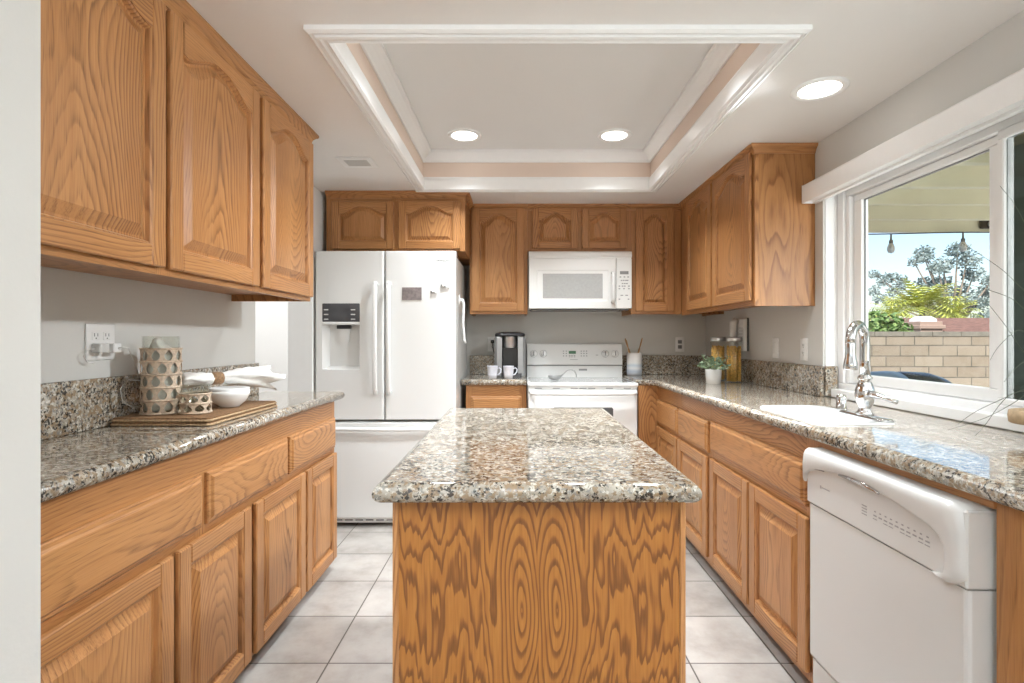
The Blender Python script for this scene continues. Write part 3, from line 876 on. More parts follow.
# back left of range
ct = thing('small_countertop', 'short granite countertop between refrigerator and range', 'countertop')
mb = MB()
by = 3.690
mb.box(-0.381, 0.066, by, WB - 0.001, TOP - TH, TOP)
mb.sweep(nose(), [(-0.381, by), (0.066, by)], side=1, smooth=True)
mb.build('slab', 'granite', ct)
tag(bx(-0.372, 0.066, WB - 0.021, WB - 0.001, TOP + 0.0003, 1.064, 0.003).build('backsplash', 'granite'), 'short granite backsplash behind the coffee maker', 'backsplash')

# right run, L shaped, with a cutout for the sink
SX0, SX1, SY0, SY1 = 0.990, 1.262, 1.745, 2.225
ct = thing('long_countertop', 'long granite countertop with sink cutout under the window on the right', 'countertop')
mb = MB()
cx = 0.953
def ring_rr(x0, x1, y0, y1, r, n=5):
    pts = []
    for (px, py, a0) in ((x1 - r, y1 - r, 0), (x0 + r, y1 - r, PI / 2), (x0 + r, y0 + r, PI), (x1 - r, y0 + r, 1.5 * PI)):
        for k in range(n + 1):
            a = a0 + PI / 2 * k / n
            pts.append((px + r * math.cos(a), py + r * math.sin(a)))
    return pts
hole = ring_rr(SX0 + 0.008, SX1 - 0.008, SY0 + 0.008, SY1 - 0.008, 0.06)
ox0, ox1, oy0, oy1 = cx, WR + 0.012, 1.60, 2.35
outer = []
n = 5
corners = ((ox1, oy1), (ox0, oy1), (ox0, oy0), (ox1, oy0))
for ci in range(4):
    C0 = corners[ci]
    for k in range(n + 1):
        f = k / n
        nx = corners[(ci + 1) % 4]; pv = corners[ci - 1]
        if f <= 0.5:
            t = 0.5 - f
            outer.append((C0[0] + (pv[0] - C0[0]) * t * 0.4, C0[1] + (pv[1] - C0[1]) * t * 0.4))
        else:
            t = f - 0.5
            outer.append((C0[0] + (nx[0] - C0[0]) * t * 0.4, C0[1] + (nx[1] - C0[1]) * t * 0.4))
# make sure the true corners are present
for ci in range(4):
    outer[ci * 6 + 2] = corners[ci]
N = len(hole)
vs = [(p[0], p[1], TOP) for p in outer] + [(p[0], p[1], TOP) for p in hole] + [(p[0], p[1], TOP - TH) for p in hole] + [(p[0], p[1], TOP - TH) for p in outer]
fs = []
for k in range(3):
    for i in range(N):
        j = (i + 1) % N
        fs.append((k * N + i, k * N + j, (k + 1) * N + j, (k + 1) * N + i))
mb.add(vs, fs)
mb.box(cx, WR - 0.0005, 2.35, W1, TOP - TH, TOP)
mb.box(cx, WR - 0.0005, W1, WB - 0.001, TOP - TH, TOP)
mb.box(cx, WR + 0.012, 0.70, 1.60, TOP - TH, TOP)
mb.box(0.827, cx, 3.700, WB - 0.001, TOP - TH, TOP)
mb.sweep(nose(), [(0.827, 3.700), (cx, 3.640), (cx, 0.70)], side=1, smooth=True)
mb.add([(0.827, 3.70, TOP), (cx, 3.64, TOP), (cx, 3.70, TOP), (0.827, 3.70, TOP - TH), (cx, 3.64, TOP - TH), (cx, 3.70, TOP - TH)], [(0, 1, 2), (3, 5, 4), (0, 3, 4, 1)])
mb.build('slab', 'granite', ct)
bs = MB()
bs.box(0.827, WR - 0.0215, WB - 0.021, WB - 0.001, TOP + 0.0003, 1.064, 0.003)
tag(bs.build('backsplash', 'granite'), 'granite backsplash on the back wall behind the crock', 'backsplash')
bs = MB()
bs.box(WR - 0.021, WR - 0.001, W1 - 0.012, WB - 0.001, TOP + 0.0003, 1.064, 0.003)
bs.box(WR - 0.0005, WR + 0.058, W1 - 0.026, W1 - 0.0085, TOP + 0.003, 1.064, 0.003)
tag(bs.build('backsplash', 'granite'), 'granite backsplash on the right wall ending at the window recess', 'backsplash')
bx(WR + 0.0125, FX - 0.001, 0.70, W1 - 0.03, TOP - TH, TOP).build('window_ledge', 'granite', ct)

# ------------------------------------------------------------------ sink and faucet
sk = thing('sink', 'white porcelain sink set into the granite below the window', 'sink', (0, 0, TOP))
def rr3(x0, x1, y0, y1, r, z): return [(a, b, z) for a, b in ring_rr(x0, x1, y0, y1, r)]
mb = MB()
bxs = 1.178
rr = [rr3(SX0, SX1, SY0, SY1, 0.055, 0.0005), rr3(SX0 + 0.002, SX1 - 0.002, SY0 + 0.002, SY1 - 0.002, 0.055, 0.006),
      rr3(SX0 + 0.012, bxs + 0.004, SY0 + 0.02, SY1 - 0.02, 0.05, 0.007), rr3(SX0 + 0.018, bxs, SY0 + 0.026, SY1 - 0.026, 0.05, 0.001),
      rr3(SX0 + 0.03, bxs - 0.012, SY0 + 0.04, SY1 - 0.04, 0.05, -0.13), rr3(SX0 + 0.05, bxs - 0.03, SY0 + 0.06, SY1 - 0.06, 0.04, -0.15)]
mb.rings(rr, cap0=False, cap1=True, smooth=True)
mb.build('basin', 'porcelain', sk)
MB().lathe([(0.0, 0.002), (0.035, 0.002), (0.038, 0.0)], (1.09, 1.98, -0.1495), 20, cap0=False, cap1=False).build('drain', 'chrome', sk)

FXX, FYY = 1.226, 1.885
fc = thing('faucet', 'chrome pull-down gooseneck faucet standing behind the white sink', 'faucet', (FXX, FYY, TOP + 0.0065))
mb = MB()
mb.rings([[(a, b, z) for a, b in ring_rr(-0.028 + i, 0.028 - i, -0.125 + i, 0.125 - i, 0.026 - i)] for i, z in ((0, 0), (0, 0.006), (0.006, 0.010))], smooth=True)
mb.build('deck_plate', 'chrome', fc)
mb = MB()
mb.lathe([(0.027, 0.008), (0.029, 0.014), (0.022, 0.022), (0.019, 0.034), (0.027, 0.052), (0.031, 0.075), (0.030, 0.095), (0.024, 0.115), (0.018, 0.128), (0.023, 0.134), (0.023, 0.140), (0.015, 0.150), (0.0135, 0.17)], seg=24)
mb.build('body', 'chrome', fc)
dirx, diry = -0.80, -0.60
mb = MB()
pts = [(0, 0, 0.15), (0, 0, 0.20), (0, 0, 0.245)]
R_ = 0.060
for k in range(1, 13):
    a = PI * k / 12
    d_ = R_ - R_ * math.cos(a)
    pts.append((dirx * d_, diry * d_, 0.262 + R_ * math.sin(a) * 1.05))
mb.tube(pts, [0.0165] * 4 + [0.0155] * (len(pts) - 4), 14)
mb.build('spout', 'chrome', fc)
mb = MB()
e = 2 * R_
mb.lathe([(0.013, 0.012), (0.0155, 0.0), (0.015, -0.025), (0.0165, -0.045), (0.021, -0.065), (0.022, -0.080), (0.019, -0.088), (0.0, -0.088)], (dirx * e, diry * e, 0.258), 20, cap1=False)
mb.build('spray_head', 'chrome', fc)
mb = MB()
mb.tube([(0.0, -0.02, 0.085), (0.004, -0.045, 0.083), (0.012, -0.07, 0.078), (0.022, -0.10, 0.070), (0.028, -0.118, 0.067)], [0.014, 0.012, 0.008, 0.0065, 0.008], 12)
mb.build('lever', 'chrome', fc)
ag = thing('air_gap', 'small chrome air gap cap behind the sink left of the faucet', 'plumbing fitting', (1.292, 2.13, TOP + 0.0005))
MB().lathe([(0.024, 0), (0.024, 0.004), (0.019, 0.006), (0.019, 0.045), (0.017, 0.056), (0.010, 0.060)], seg=20).build('cap', 'chrome', ag)

# ------------------------------------------------------------------ dishwasher
dw = thing('dishwasher', 'white built-in dishwasher with curved control panel under the right countertop', 'dishwasher', (0.9245, 1.700, 0), -PI / 2)
w = 0.606
bx(0.01, w - 0.01, 0.075, 0.55, 0.02, 0.852).build('tub', 'dark_gray', dw)
mb = MB()
dr = []
for (i, y) in ((0.0, 0.070), (0.0, 0.010), (0.003, 0.003), (0.010, 0.0)):
    dr.append([(0.004 + i, y, 0.200 + i), (w - 0.004 - i, y, 0.200 + i), (w - 0.004 - i, y, 0.680), (0.004 + i, y, 0.680)])
mb.rings(dr)
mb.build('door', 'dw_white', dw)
mb = MB()                                        # shallow base that carries the printed field
mb.box(0.001, w - 0.001, -0.004, 0.070, 0.683, 0.845, 0.004)
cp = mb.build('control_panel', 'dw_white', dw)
# raised brow with a curved lower edge sweeping over the printed field
curve = [(0.000, 0.745), (0.006, 0.768), (0.020, 0.783), (0.060, 0.796), (0.119, 0.806), (0.185, 0.815), (0.253, 0.819), (0.303, 0.817), (0.351, 0.811), (0.407, 0.803), (0.463, 0.7936), (0.510, 0.784), (0.541, 0.774), (0.553, 0.762), (0.557, 0.745), (0.557, 0.715), (0.553, 0.699), (0.540, 0.692), (0.525, 0.689)]
mb = MB()
n_ = len(curve)
def outer_pt(k):
    x, z = curve[k]
    if k <= 10:
        return (0.004 + (w - 0.004) * 0.93 * k / 10, 0.853)
    if k <= 13:
        return (w - 0.002 - (0.0 if k > 11 else 0.006), 0.853 - (k - 11) * 0.055 - (0.008 if k == 11 else 0))
    return (w - 0.002 - max(0, k - 16) * 0.022, max(0.684, 0.74 - (k - 14) * 0.019))
rr = []
for (f, y) in ((0.0, -0.003), (0.0, -0.0095), (0.03, -0.0135), (0.12, -0.0165), (0.55, -0.0185), (0.82, -0.016), (0.94, -0.010), (1.0, 0.000), (1.0, 0.069)):
    ring_ = []
    for k in range(n_):
        (cx0, cz0), (ox_, oz_) = curve[k], outer_pt(k)
        ring_.append((cx0 + (ox_ - cx0) * f, y, cz0 + (oz_ - cz0) * f))
    rr.append(ring_)
mb.rings(rr, cap0=False, cap1=False, smooth=True, closed=False)
mb.build('control_brow', 'dw_white', dw)
mb = MB()
mb.tube([(x, -0.0125, z - 0.003) for x, z in curve[5:9]], [0.003, 0.0065, 0.0065, 0.003], 8)
mb.build('latch', 'chrome', dw)
mb = MB()
for k in range(10):
    mb.box(0.319 + k * 0.0195, 0.331 + k * 0.0195, -0.0048, -0.0038, 0.741, 0.7445)
    mb.box(0.322 + k * 0.0195, 0.328 + k * 0.0195, -0.0048, -0.0038, 0.752, 0.755)
    if k % 3 != 1: mb.box(0.317 + k * 0.0195, 0.332 + k * 0.0195, -0.0048, -0.0038, 0.733, 0.7350)
mb.build('marking', 'gray_mark', cp); mb = MB()
for k in range(4):
    mb.box(0.272, 0.292, -0.0048, -0.0038, 0.732 + k * 0.0075, 0.7345 + k * 0.0075)
mb.build('marking', 'gray_mark', cp); mb = MB()
mb.box(0.085, 0.125, -0.0048, -0.0038, 0.747, 0.750); mb.box(0.076, 0.082, -0.0048, -0.0038, 0.744, 0.753)
mb.build('marking', 'gray_mark', cp)
mb = MB()
for k in range(8):
    mb.box(0.042 + k * 0.009, 0.048 + k * 0.009, -0.0155, -0.0115, 0.797 + 0.0008 * k, 0.801 + 0.0008 * k)
mb.build('vent', 'mid_gray', dw)
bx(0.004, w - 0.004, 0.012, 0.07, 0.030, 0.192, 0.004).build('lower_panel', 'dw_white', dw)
bx(0.006, w - 0.006, 0.06, 0.075, 0.0, 0.03).build('toe_kick', 'black', dw)

# ------------------------------------------------------------------ refrigerator
RFX0, RFX1, RFY = -1.277, -0.387, 3.380
rf = thing('refrigerator', 'white French-door refrigerator with ice dispenser and bottom freezer drawer', 'refrigerator', (RFX0, RFY, 0))
w = RFX1 - RFX0
bx(0.004, w - 0.004, 0.075, 0.77, 0.03, 1.725, 0.004).build('case', 'appliance_gray', rf)
sp = -0.8375 - RFX0
def rdoor(x0, x1, z0, z1):
    m_ = MB(); rr = []
    for (i, y) in ((0.0, 0.070), (0.0, 0.016), (0.002, 0.007), (0.007, 0.0015), (0.014, 0.0)):
        rr.append([(x0 + i, y, z0 + i * 0.5), (x1 - i, y, z0 + i * 0.5), (x1 - i, y, z1 - i * 0.7), (x0 + i, y, z1 - i * 0.7)])
    m_.rings(rr)
    return m_
ld = None
# left door with a dispenser recess
dx0, dx1, dz0, dz1 = 0.046, 0.284, 1.000, 1.418
m_ = MB()
x0, x1, z0, z1 = 0.0, sp - 0.003, 0.682, 1.752
def fr_ring(i, y): return [(x0 + i, y, z0 + i * .5), (x1 - i, y, z0 + i * .5), (x1 - i, y, z1 - i * .7), (x0 + i, y, z1 - i * .7)]
rr = [fr_ring(0, 0.070), fr_ring(0, 0.016), fr_ring(0.002, 0.007), fr_ring(0.007, 0.0015), fr_ring(0.014, 0.0),
      [(dx0, 0.0, dz0), (dx1, 0.0, dz0), (dx1, 0.0, dz1), (dx0, 0.0, dz1)],
      [(dx0 + 0.004, 0.006, dz0 + 0.004), (dx1 - 0.004, 0.006, dz0 + 0.004), (dx1 - 0.004, 0.006, dz1 - 0.004), (dx0 + 0.004, 0.006, dz1 - 0.004)],
      [(dx0 + 0.03, 0.058, dz0 + 0.02), (dx1 - 0.012, 0.058, dz0 + 0.02), (dx1 - 0.012, 0.058, dz1 - 0.01), (dx0 + 0.03, 0.058, dz1 - 0.01)]]
m_.rings(rr)
ld = m_.build('door', 'appliance', rf)
rd = rdoor(sp + 0.003, w, 0.682, 1.752).build('door', 'appliance', rf)
rdoor(0.0, w, 0.060, 0.668).build('freezer_drawer', 'appliance', rf)
bx(dx0, dx1, -0.003, 0.02, 1.302, 1.420, 0.006, seg=2).build('dispenser_panel', 'dark_gray', ld)
bx(dx0, dx1, -0.006, 0.03, 1.283, 1.302, 0.004).build('dispenser_lip', 'appliance', ld)
mb = MB(); mb.box(0.130, 0.217, 0.02, 0.05, 1.258, 1.283, 0.003)
mb.build('dispenser_nozzle', 'black', ld)
mb = MB(); mb.prism([(0.137, 1.258), (0.212, 1.258), (0.200, 1.175), (0.149, 1.175)], 0.034, 0.042)
mb.build('dispenser_paddle', 'appliance', ld)
for k in range(3):
    for xx in (0.058, 0.228):
        bx(xx, xx + 0.028, -0.0045, -0.0025, 1.315 + k * 0.030, 1.322 + k * 0.030, 0.001).build('dispenser_button', 'appliance_gray', ld)
def vhandle(x, zb, zt, par):
    m_ = MB()
    pts = [(x, 0.002, zb + 0.012), (x, -0.030, zb), (x, -0.042, zb + 0.03), (x, -0.050, (zb + zt) / 2), (x, -0.042, zt - 0.03), (x, -0.030, zt), (x, 0.002, zt - 0.012)]
    m_.tube(pts, [0.012, 0.014, 0.0155, 0.0155, 0.0155, 0.014, 0.012], 12, squash=0.8)
    return m_.build('handle', 'appliance', par)
vhandle(sp - 0.050, 0.85, 1.545, ld)
vhandle(sp + 0.034, 0.85, 1.545, rd)
mb = MB()
pts = [(0.06, 0.002, 0.635), (0.055, -0.030, 0.632), (0.10, -0.044, 0.632), (w / 2, -0.052, 0.630), (w - 0.10, -0.044, 0.632), (w - 0.055, -0.030, 0.632), (w - 0.06, 0.002, 0.635)]
mb.tube(pts, [0.012, 0.015, 0.017, 0.017, 0.017, 0.015, 0.012], 12, squash=0.8)
fz = [o for o in rf.children if o.name.startswith('freezer_drawer')][0]
mb.build('handle', 'appliance', fz)
mb = MB(); mb.box(0.01, w - 0.01, 0.03, 0.08, 0.022, 0.056, 0.004)
kg = mb.build('kick_grille', 'appliance', rf)
mb = MB()
for k in range(12):
    mb.box(0.05 + k * 0.066, 0.098 + k * 0.066, 0.0285, 0.032, 0.036, 0.045)
mb.build('grille_slot', 'mid_gray', kg)
for xx in (0.05, w - 0.09):
    for yy in (0.12, 0.68):
        MB().lathe([(0.02, 0), (0.02, 0.03)], (xx + 0.02, yy, 0), 12).build('foot', 'black', rf)
for xx in (0.002, w - 0.10):
    bx(xx, xx + 0.098, 0.072, 0.20, 1.726, 1.750, 0.004).build('hinge_cover', 'dark_gray', rf)

def lettering(text, size, parent, loc, rot, mat, ext=0.0004):
    cu = bpy.data.curves.new('logo_text', 'FONT')
    cu.body = text; cu.size = size; cu.extrude = ext
    cu.align_x = 'CENTER'; cu.align_y = 'CENTER'
    cu.space_character = 1.15
    tmp = bpy.data.objects.new('logo_text', cu)
    COL.objects.link(tmp)
    bpy.context.view_layer.update()
    me = bpy.data.meshes.new_from_object(tmp.evaluated_get(bpy.context.evaluated_depsgraph_get()))
    bpy.data.objects.remove(tmp)
    me.materials.clear(); me.materials.append(M[mat])
    o = bpy.data.objects.new('lettering', me)
    COL.objects.link(o)
    o.parent = parent; o.location = loc; o.rotation_euler = rot
    return o
lettering('SAMSUNG', 0.0185, rd, (0.814, -0.0006, 1.688), (PI / 2, 0, 0), 'dark_gray')
# things held on the fridge
mg = tag(bx(-0.726, -0.602, RFY - 0.004, RFY - 0.0003, 1.440, 1.520, 0.001).build('fridge_magnet', 'magnet_photo'), 'mauve-gray rectangular magnet on the right refrigerator door', 'magnet')
def spoon_magnet(x, z, r, label):
    t_ = thing('spoon_magnet', label, 'magnet', (x, RFY - 0.0003, z), group='silver spoon magnets on the refrigerator')
    m_ = MB()
    rr = []
    for k in range(5):
        f = k / 4
        rr.append([(r * math.cos(a) * math.cos(f * 1.5), -0.001 - 0.012 * math.sin(f * 1.5), r * math.sin(a) * math.cos(f * 1.5)) for a in [2 * PI * i / 20 for i in range(20)]])
    m_.rings(rr, smooth=True)
    m_.build('spoon_bowl', 'steel', t_)
    MB().tube([(r * 0.6, -0.003, -r * 0.25), (r * 1.6, -0.006, -r * 0.55), (r * 2.6, -0.004, -r * 0.95)], [0.004, 0.0035, 0.0045], 8, squash=0.5).build('handle', 'steel', t_)
spoon_magnet(-0.470, 1.530, 0.016, 'larger silver spoon magnet on refrigerator door, upper right of its twin')
spoon_magnet(-0.535, 1.492, 0.011, 'smaller silver spoon magnet on refrigerator door, lower left of its twin')
tb = thing('towel_bar', 'white bar handle fixed to the right side of the refrigerator', 'towel bar', (RFX1 - 0.0035, 3.62, 0))
mb = MB()
mb.tube([(0, 0, 1.46), (0.022, 0, 1.455), (0.030, 0, 1.43), (0.026, 0, 1.30), (0.034, 0, 1.185), (0.046, 0, 1.165)], [0.012, 0.012, 0.010, 0.009, 0.009, 0.007], 10)
mb.build('bar', 'appliance', tb)
bx(0.0, 0.006, -0.02, 0.02, 1.425, 1.49, 0.002).build('mount', 'appliance', tb)

# ------------------------------------------------------------------ range
RGX0, RGX1, RGY = 0.072, 0.818, 3.600
rg = thing('range', 'white freestanding electric range with rear control panel', 'stove', (RGX0, RGY, 0))
w = RGX1 - RGX0
bx(0.002, w - 0.002, 0.05, WB - RGY - 0.012, 0.03, 0.872).build('body', 'appliance', rg)
mb = MB(); mb.box(0, w, 0.0, WB - RGY - 0.07, 0.872, 0.896, 0.006, seg=2)
ck = mb.build('cooktop', 'appliance', rg)
bx(0.02, w - 0.02, 0.045, WB - RGY - 0.085, 0.8955, 0.8975).build('glass_surface', 'cooktop_glass', ck)
for (px_, py_, r_) in ((0.19, 0.16, 0.10), (0.55, 0.16, 0.08), (0.19, 0.38, 0.08), (0.55, 0.38, 0.10)):
    mb = MB(); mb.lathe([(r_ - 0.003, 0.0), (r_ - 0.003, 0.0005), (r_, 0.0005), (r_, 0.0)], (px_, py_, 0.8973), 36, cap0=False, cap1=False)
    mb.build('burner_ring', 'appliance_gray', ck)
bg = MB()
y0_ = WB - RGY - 0.085
bg.prism([(y0_, 0.895), (WB - RGY - 0.012, 0.895), (WB - RGY - 0.012, 1.150), (y0_ + 0.030, 1.157), (y0_ + 0.018, 1.150), (y0_ - 0.010, 1.003), (y0_ - 0.012, 0.995), (y0_, 0.990)], 0.005, w - 0.005, plane='yz')
bgo = bg.build('backguard', 'appliance', rg)
bx(0.006, w - 0.006, y0_ - 0.006, y0_ + 0.004, 0.984, 0.992).build('shadow_strip', 'mid_gray', bgo)  # gray strip painted in as the shadow under the panel lip
def on_panel(x, z, off=0.0):
    f = (z - 1.003) / (1.150 - 1.003)
    return (x, y0_ - 0.010 + 0.028 * f - off, z)
kx = [(101 - 48) / 690 * w, (170 - 48) / 690 * w, (612 - 48) / 690 * w, (683 - 48) / 690 * w]
tilt = math.atan2(0.028, 0.147)
for x in kx:
    m_ = MB()
    p = Vector(on_panel(x, 1.078, 0.0))
    nrm = Vector((0, -math.cos(tilt), math.sin(tilt)))
    m_.tube([p - nrm * 0.002, p + nrm * 0.004, p + nrm * 0.0045], [0.029, 0.029, 0.026], 24)
    m_.tube([p, p + nrm * 0.016, p + nrm * 0.018], [0.020, 0.019, 0.016], 24)
    k_ = m_.build('knob', 'appliance', rg)
    m2 = MB()
    q_ = p + nrm * 0.019
    m2.tube([q_ + Vector((0, 0, 0.016)), q_ - Vector((0, 0, 0.016))], [0.003, 0.004], 6)
    m3 = MB()
    pts = [p + nrm * 0.0046 + Vector((0.0275 * math.cos(a), 0.0275 * math.sin(a) * math.sin(tilt), 0.0275 * math.sin(a) * math.cos(tilt))) for a in [2 * PI * i / 24 for i in range(25)]]
    m2.tube(pts, 0.0011, 5)
    m2.build('knob_mark', 'gray_mark', k_)
def panel_rect(mb, x0, x1, z0, z1, off=0.001):
    vs = [on_panel(x0, z0, off), on_panel(x1, z0, off), on_panel(x1, z1, off), on_panel(x0, z1, off)]
    vs += [on_panel(x0, z0, -0.002), on_panel(x1, z0, -0.002), on_panel(x1, z1, -0.002), on_panel(x0, z1, -0.002)]
    mb.add(vs, [(0, 1, 2, 3), (7, 6, 5, 4), (0, 4, 5, 1), (1, 5, 6, 2), (2, 6, 7, 3), (3, 7, 4, 0)])
def rx(p): return (p - 48) / 690 * w
mb = MB(); panel_rect(mb, rx(352), rx(403), 1.078, 1.100); mb.build('display', 'lcd_green', rg)
mb = MB()
for px_ in (310, 330, 437, 456, 475):
    for z_ in (1.058, 1.077, 1.095):
        panel_rect(mb, rx(px_), rx(px_ + 9), z_, z_ + 0.007)
for px_ in (352, 368, 386):
    panel_rect(mb, rx(px_), rx(px_ + 12), 1.062, 1.068); panel_rect(mb, rx(px_), rx(px_ + 12), 1.052, 1.057)
panel_rect(mb, rx(360), rx(415), 1.032, 1.035); panel_rect(mb, rx(545), rx(562), 1.066, 1.07)
mb.build('button', 'gray_mark', rg)
bx(rx(424), rx(482), y0_ - 0.0015, y0_ + 0.001, 0.948, 0.962).build('badge', 'gray_mark', bgo)
mb = MB(); mb.box(0.006, w - 0.006, 0.012, 0.052, 0.854, 0.8715, 0.002)
vt = mb.build('vent_trim', 'appliance', rg)
mb = MB()
for px_ in (112, 243, 374, 438, 502, 632, 762):
    mb.box((px_ - 60) / 808 * w, (px_ + 52 - 60) / 808 * w, 0.0105, 0.013, 0.857, 0.863)
mb.build('vent_slot', 'gray_mark', vt)
mb = MB(); mb.box(0.006, w - 0.006, 0.005, 0.05, 0.245, 0.852, 0.008, seg=2)
od = mb.build('oven_door', 'appliance', rg)
mb = MB()
mb.prism([(0.17, 0.45), (w - 0.17, 0.45), (w - 0.17, 0.722), (w - 0.178, 0.732), (0.178, 0.732), (0.17, 0.722)], 0.003, 0.007)
mb.build('oven_window', 'oven_glass', od)
mb = MB()
mb.tube([(0.02, 0.006, 0.832), (0.025, -0.030, 0.832), (0.06, -0.042, 0.830), (w / 2, -0.046, 0.829), (w - 0.06, -0.042, 0.830), (w - 0.025, -0.030, 0.832), (w - 0.02, 0.006, 0.832)], [0.012, 0.013, 0.014, 0.014, 0.014, 0.013, 0.012], 12)
mb.build('handle', 'appliance', od)
bx(0.006, w - 0.006, 0.008, 0.05, 0.045, 0.237, 0.006).build('storage_drawer', 'appliance', rg)
bx(0.01, w - 0.01, 0.06, 0.5, 0.0, 0.03).build('plinth', 'black', rg)

# ------------------------------------------------------------------ microwave
MX0, MX1, MY = 0.084, 0.816, 3.800
mw = thing('microwave', 'white over-the-range microwave mounted above the stove', 'microwave', (MX0, MY, 0))
w = MX1 - MX0
mz0, mz1 = 1.4095, 1.817
bx(0.0, w, 0.035, WB - MY - 0.002, mz0 + 0.004, mz1).build('case', 'appliance', mw)
mb = MB()
mb.prism([(0.036, 1.772), (0.002, 1.772), (-0.004, 1.785), (0.0, 1.806), (0.012, 1.817), (0.036, 1.817)], 0.0, w, plane='yz')
mb.box(0.002, w - 0.002, 0.002, 0.036, 1.766, 1.773)
mb.build('vent_grille', 'appliance', mw)
sx = (805 - 75) / (935 - 75) * w
def mx_(p): return (p - 75) / 860 * w
def mz_(p): return mz1 - (p - 55) / 465 * (mz1 - mz0)
m_ = MB()
x0, x1, z0, z1 = 0.0, sx - 0.002, mz0, 1.766
wx0, wx1, wz0, wz1 = mx_(143), mx_(740), mz_(462), mz_(207)
def R4(a, b, c_, d, y): return [(a, y, c_), (b, y, c_), (b, y, d), (a, y, d)]
m_.rings([R4(x0, x1, z0, z1, 0.035), R4(x0, x1, z0, z1, 0.004), R4(x0 + .004, x1 - .004, z0 + .004, z1 - .004, 0.0), R4(wx0, wx1, wz0, wz1, 0.0), R4(wx0 + .006, wx1 - .006, wz0 + .006, wz1 - .006, 0.003)])
md = m_.build('door', 'appliance', mw)
gx0, gx1, gz0, gz1 = mx_(192), mx_(692), mz_(437), mz_(237)
m_ = MB()
m_.rings([R4(gx0, gx1, gz0, gz1, 0.005), R4(gx0, gx1, gz0, gz1, 0.0022), R4(gx0 + .003, gx1 - .003, gz0 + .003, gz1 - .003, 0.0018)])
m_.build('window', 'mw_glass', md)
mb = MB()
xh = mx_(775)
mb.tube([(xh, 0.002, mz_(470)), (xh, -0.022, mz_(465)), (xh, -0.030, mz_(430)), (xh, -0.032, mz_(350)), (xh, -0.030, mz_(270)), (xh, -0.022, mz_(238)), (xh, 0.002, mz_(232))], 0.0125, 12, squash=0.8)
mb.build('handle', 'appliance', md)
cpn = bx(sx + 0.001, w, 0.0, 0.035, mz0, 1.766, 0.004).build('control_panel', 'appliance', mw)
bx(mx_(835), mx_(907), -0.001, 0.002, mz_(243), mz_(217)).build('display', 'mid_gray', cpn)
mb = MB()
for py_, xs_ in ((263, (832, 866, 897)), (291, (842, 860, 878, 892)), (316, (850, 868, 886)), (337, (824, 850, 868, 903)), (358, (824, 862, 903)), (412, (840, 880)), (443, (824, 900))):
    for px_ in xs_:
        mb.box(mx_(px_), mx_(px_ + (14 if py_ != 412 else 22)), -0.0012, 0.001, mz_(py_ + 6), mz_(py_ - 3))
mb.build('button', 'gray_mark', cpn)
mb = MB(); mb.box(0.02, w - 0.02, 0.05, 0.38, mz0 - 0.006, mz0 + 0.006); mb.box(mx_(845), mx_(915), 0.02, 0.08, mz0 - 0.012, mz0 + 0.004)
mb.build('underside_plate', 'dark_gray', mw)

# ------------------------------------------------------------------ coffee maker, mugs, ladle, crock
cf = thing('coffee_maker', 'silver and black single-cup coffee maker on the short back counter', 'coffee maker', (-0.051, 3.86, TOP))
mb = MB()
def cm_ring(z, i=0.0): return [(a, b, z) for a, b in ring_rr(-0.112 + i, 0.112 - i, 0.0 + i, 0.285 - i, 0.045)]
mb.box(-0.062, 0.062, 0.07, 0.28, 0.0, 0.30, 0.01)
mb.box(-0.062, 0.062, 0.0, 0.14, 0.0, 0.028, 0.006)
mb.build('body', 'black', cf)
for s in (-1, 1):
    m_ = MB()
    rr = []
    for z, i in ((0.0, 0.004), (0.01, 0.0), (0.285, 0.0), (0.298, 0.006)):
        x_in, x_out = 0.058, 0.114 - i
        rr.append([(s * x_in, 0.010 + i, z), (s * (x_out - 0.02), 0.012 + i, z), (s * x_out, 0.04 + i, z), (s * x_out, 0.25 - i, z), (s * (x_out - 0.03), 0.285 - i, z), (s * x_in, 0.285 - i, z)])
    m_.rings(rr)
    m_.build('side_panel', 'silver_paint', cf)
mb = MB()
mb.rings([cm_ring(0.296, 0.004), cm_ring(0.305, 0.0), cm_ring(0.318, 0.004), cm_ring(0.327, 0.03), cm_ring(0.330, 0.045)], smooth=True)
mb.build('lid', 'black', cf)
mb = MB(); mb.lathe([(0.046, 0.212), (0.050, 0.218), (0.050, 0.285), (0.052, 0.29), (0.052, 0.300)], (0.0, 0.065, 0.0), 28)
mb.build('brew_head', 'steel', cf)
mb = MB()
mb.rings([[(a, b, z) for a, b in ring_rr(-0.062, 0.085, -0.030, 0.05, 0.02)] for z in (0.0, 0.030)]); 
mb.build('drip_tray', 'dark_gray', cf)
def mug(x, label):
    t_ = thing('mug', label, 'mug', (x, 3.775, TOP), group='white coffee mugs by the coffee maker')
    m_ = MB()
    m_.lathe([(0.026, 0.0), (0.030, 0.002), (0.034, 0.030), (0.0385, 0.086), (0.040, 0.088), (0.0365, 0.086), (0.032, 0.03), (0.028, 0.008), (0.0, 0.007)], seg=28, cap1=False)
    m_.build('cup', 'mug_blue', t_)
    m_ = MB()
    m_.tube([(0.034, 0, 0.070), (0.050, 0, 0.074), (0.060, 0, 0.064), (0.058, 0, 0.046), (0.046, 0, 0.030), (0.031, 0, 0.024)], 0.0045, 10)
    m_.build('handle', 'mug_blue', t_)
mug(-0.173, 'white patterned mug nearest the refrigerator, left of the other mug')
mug(-0.060, 'white patterned mug directly in front of the coffee maker')

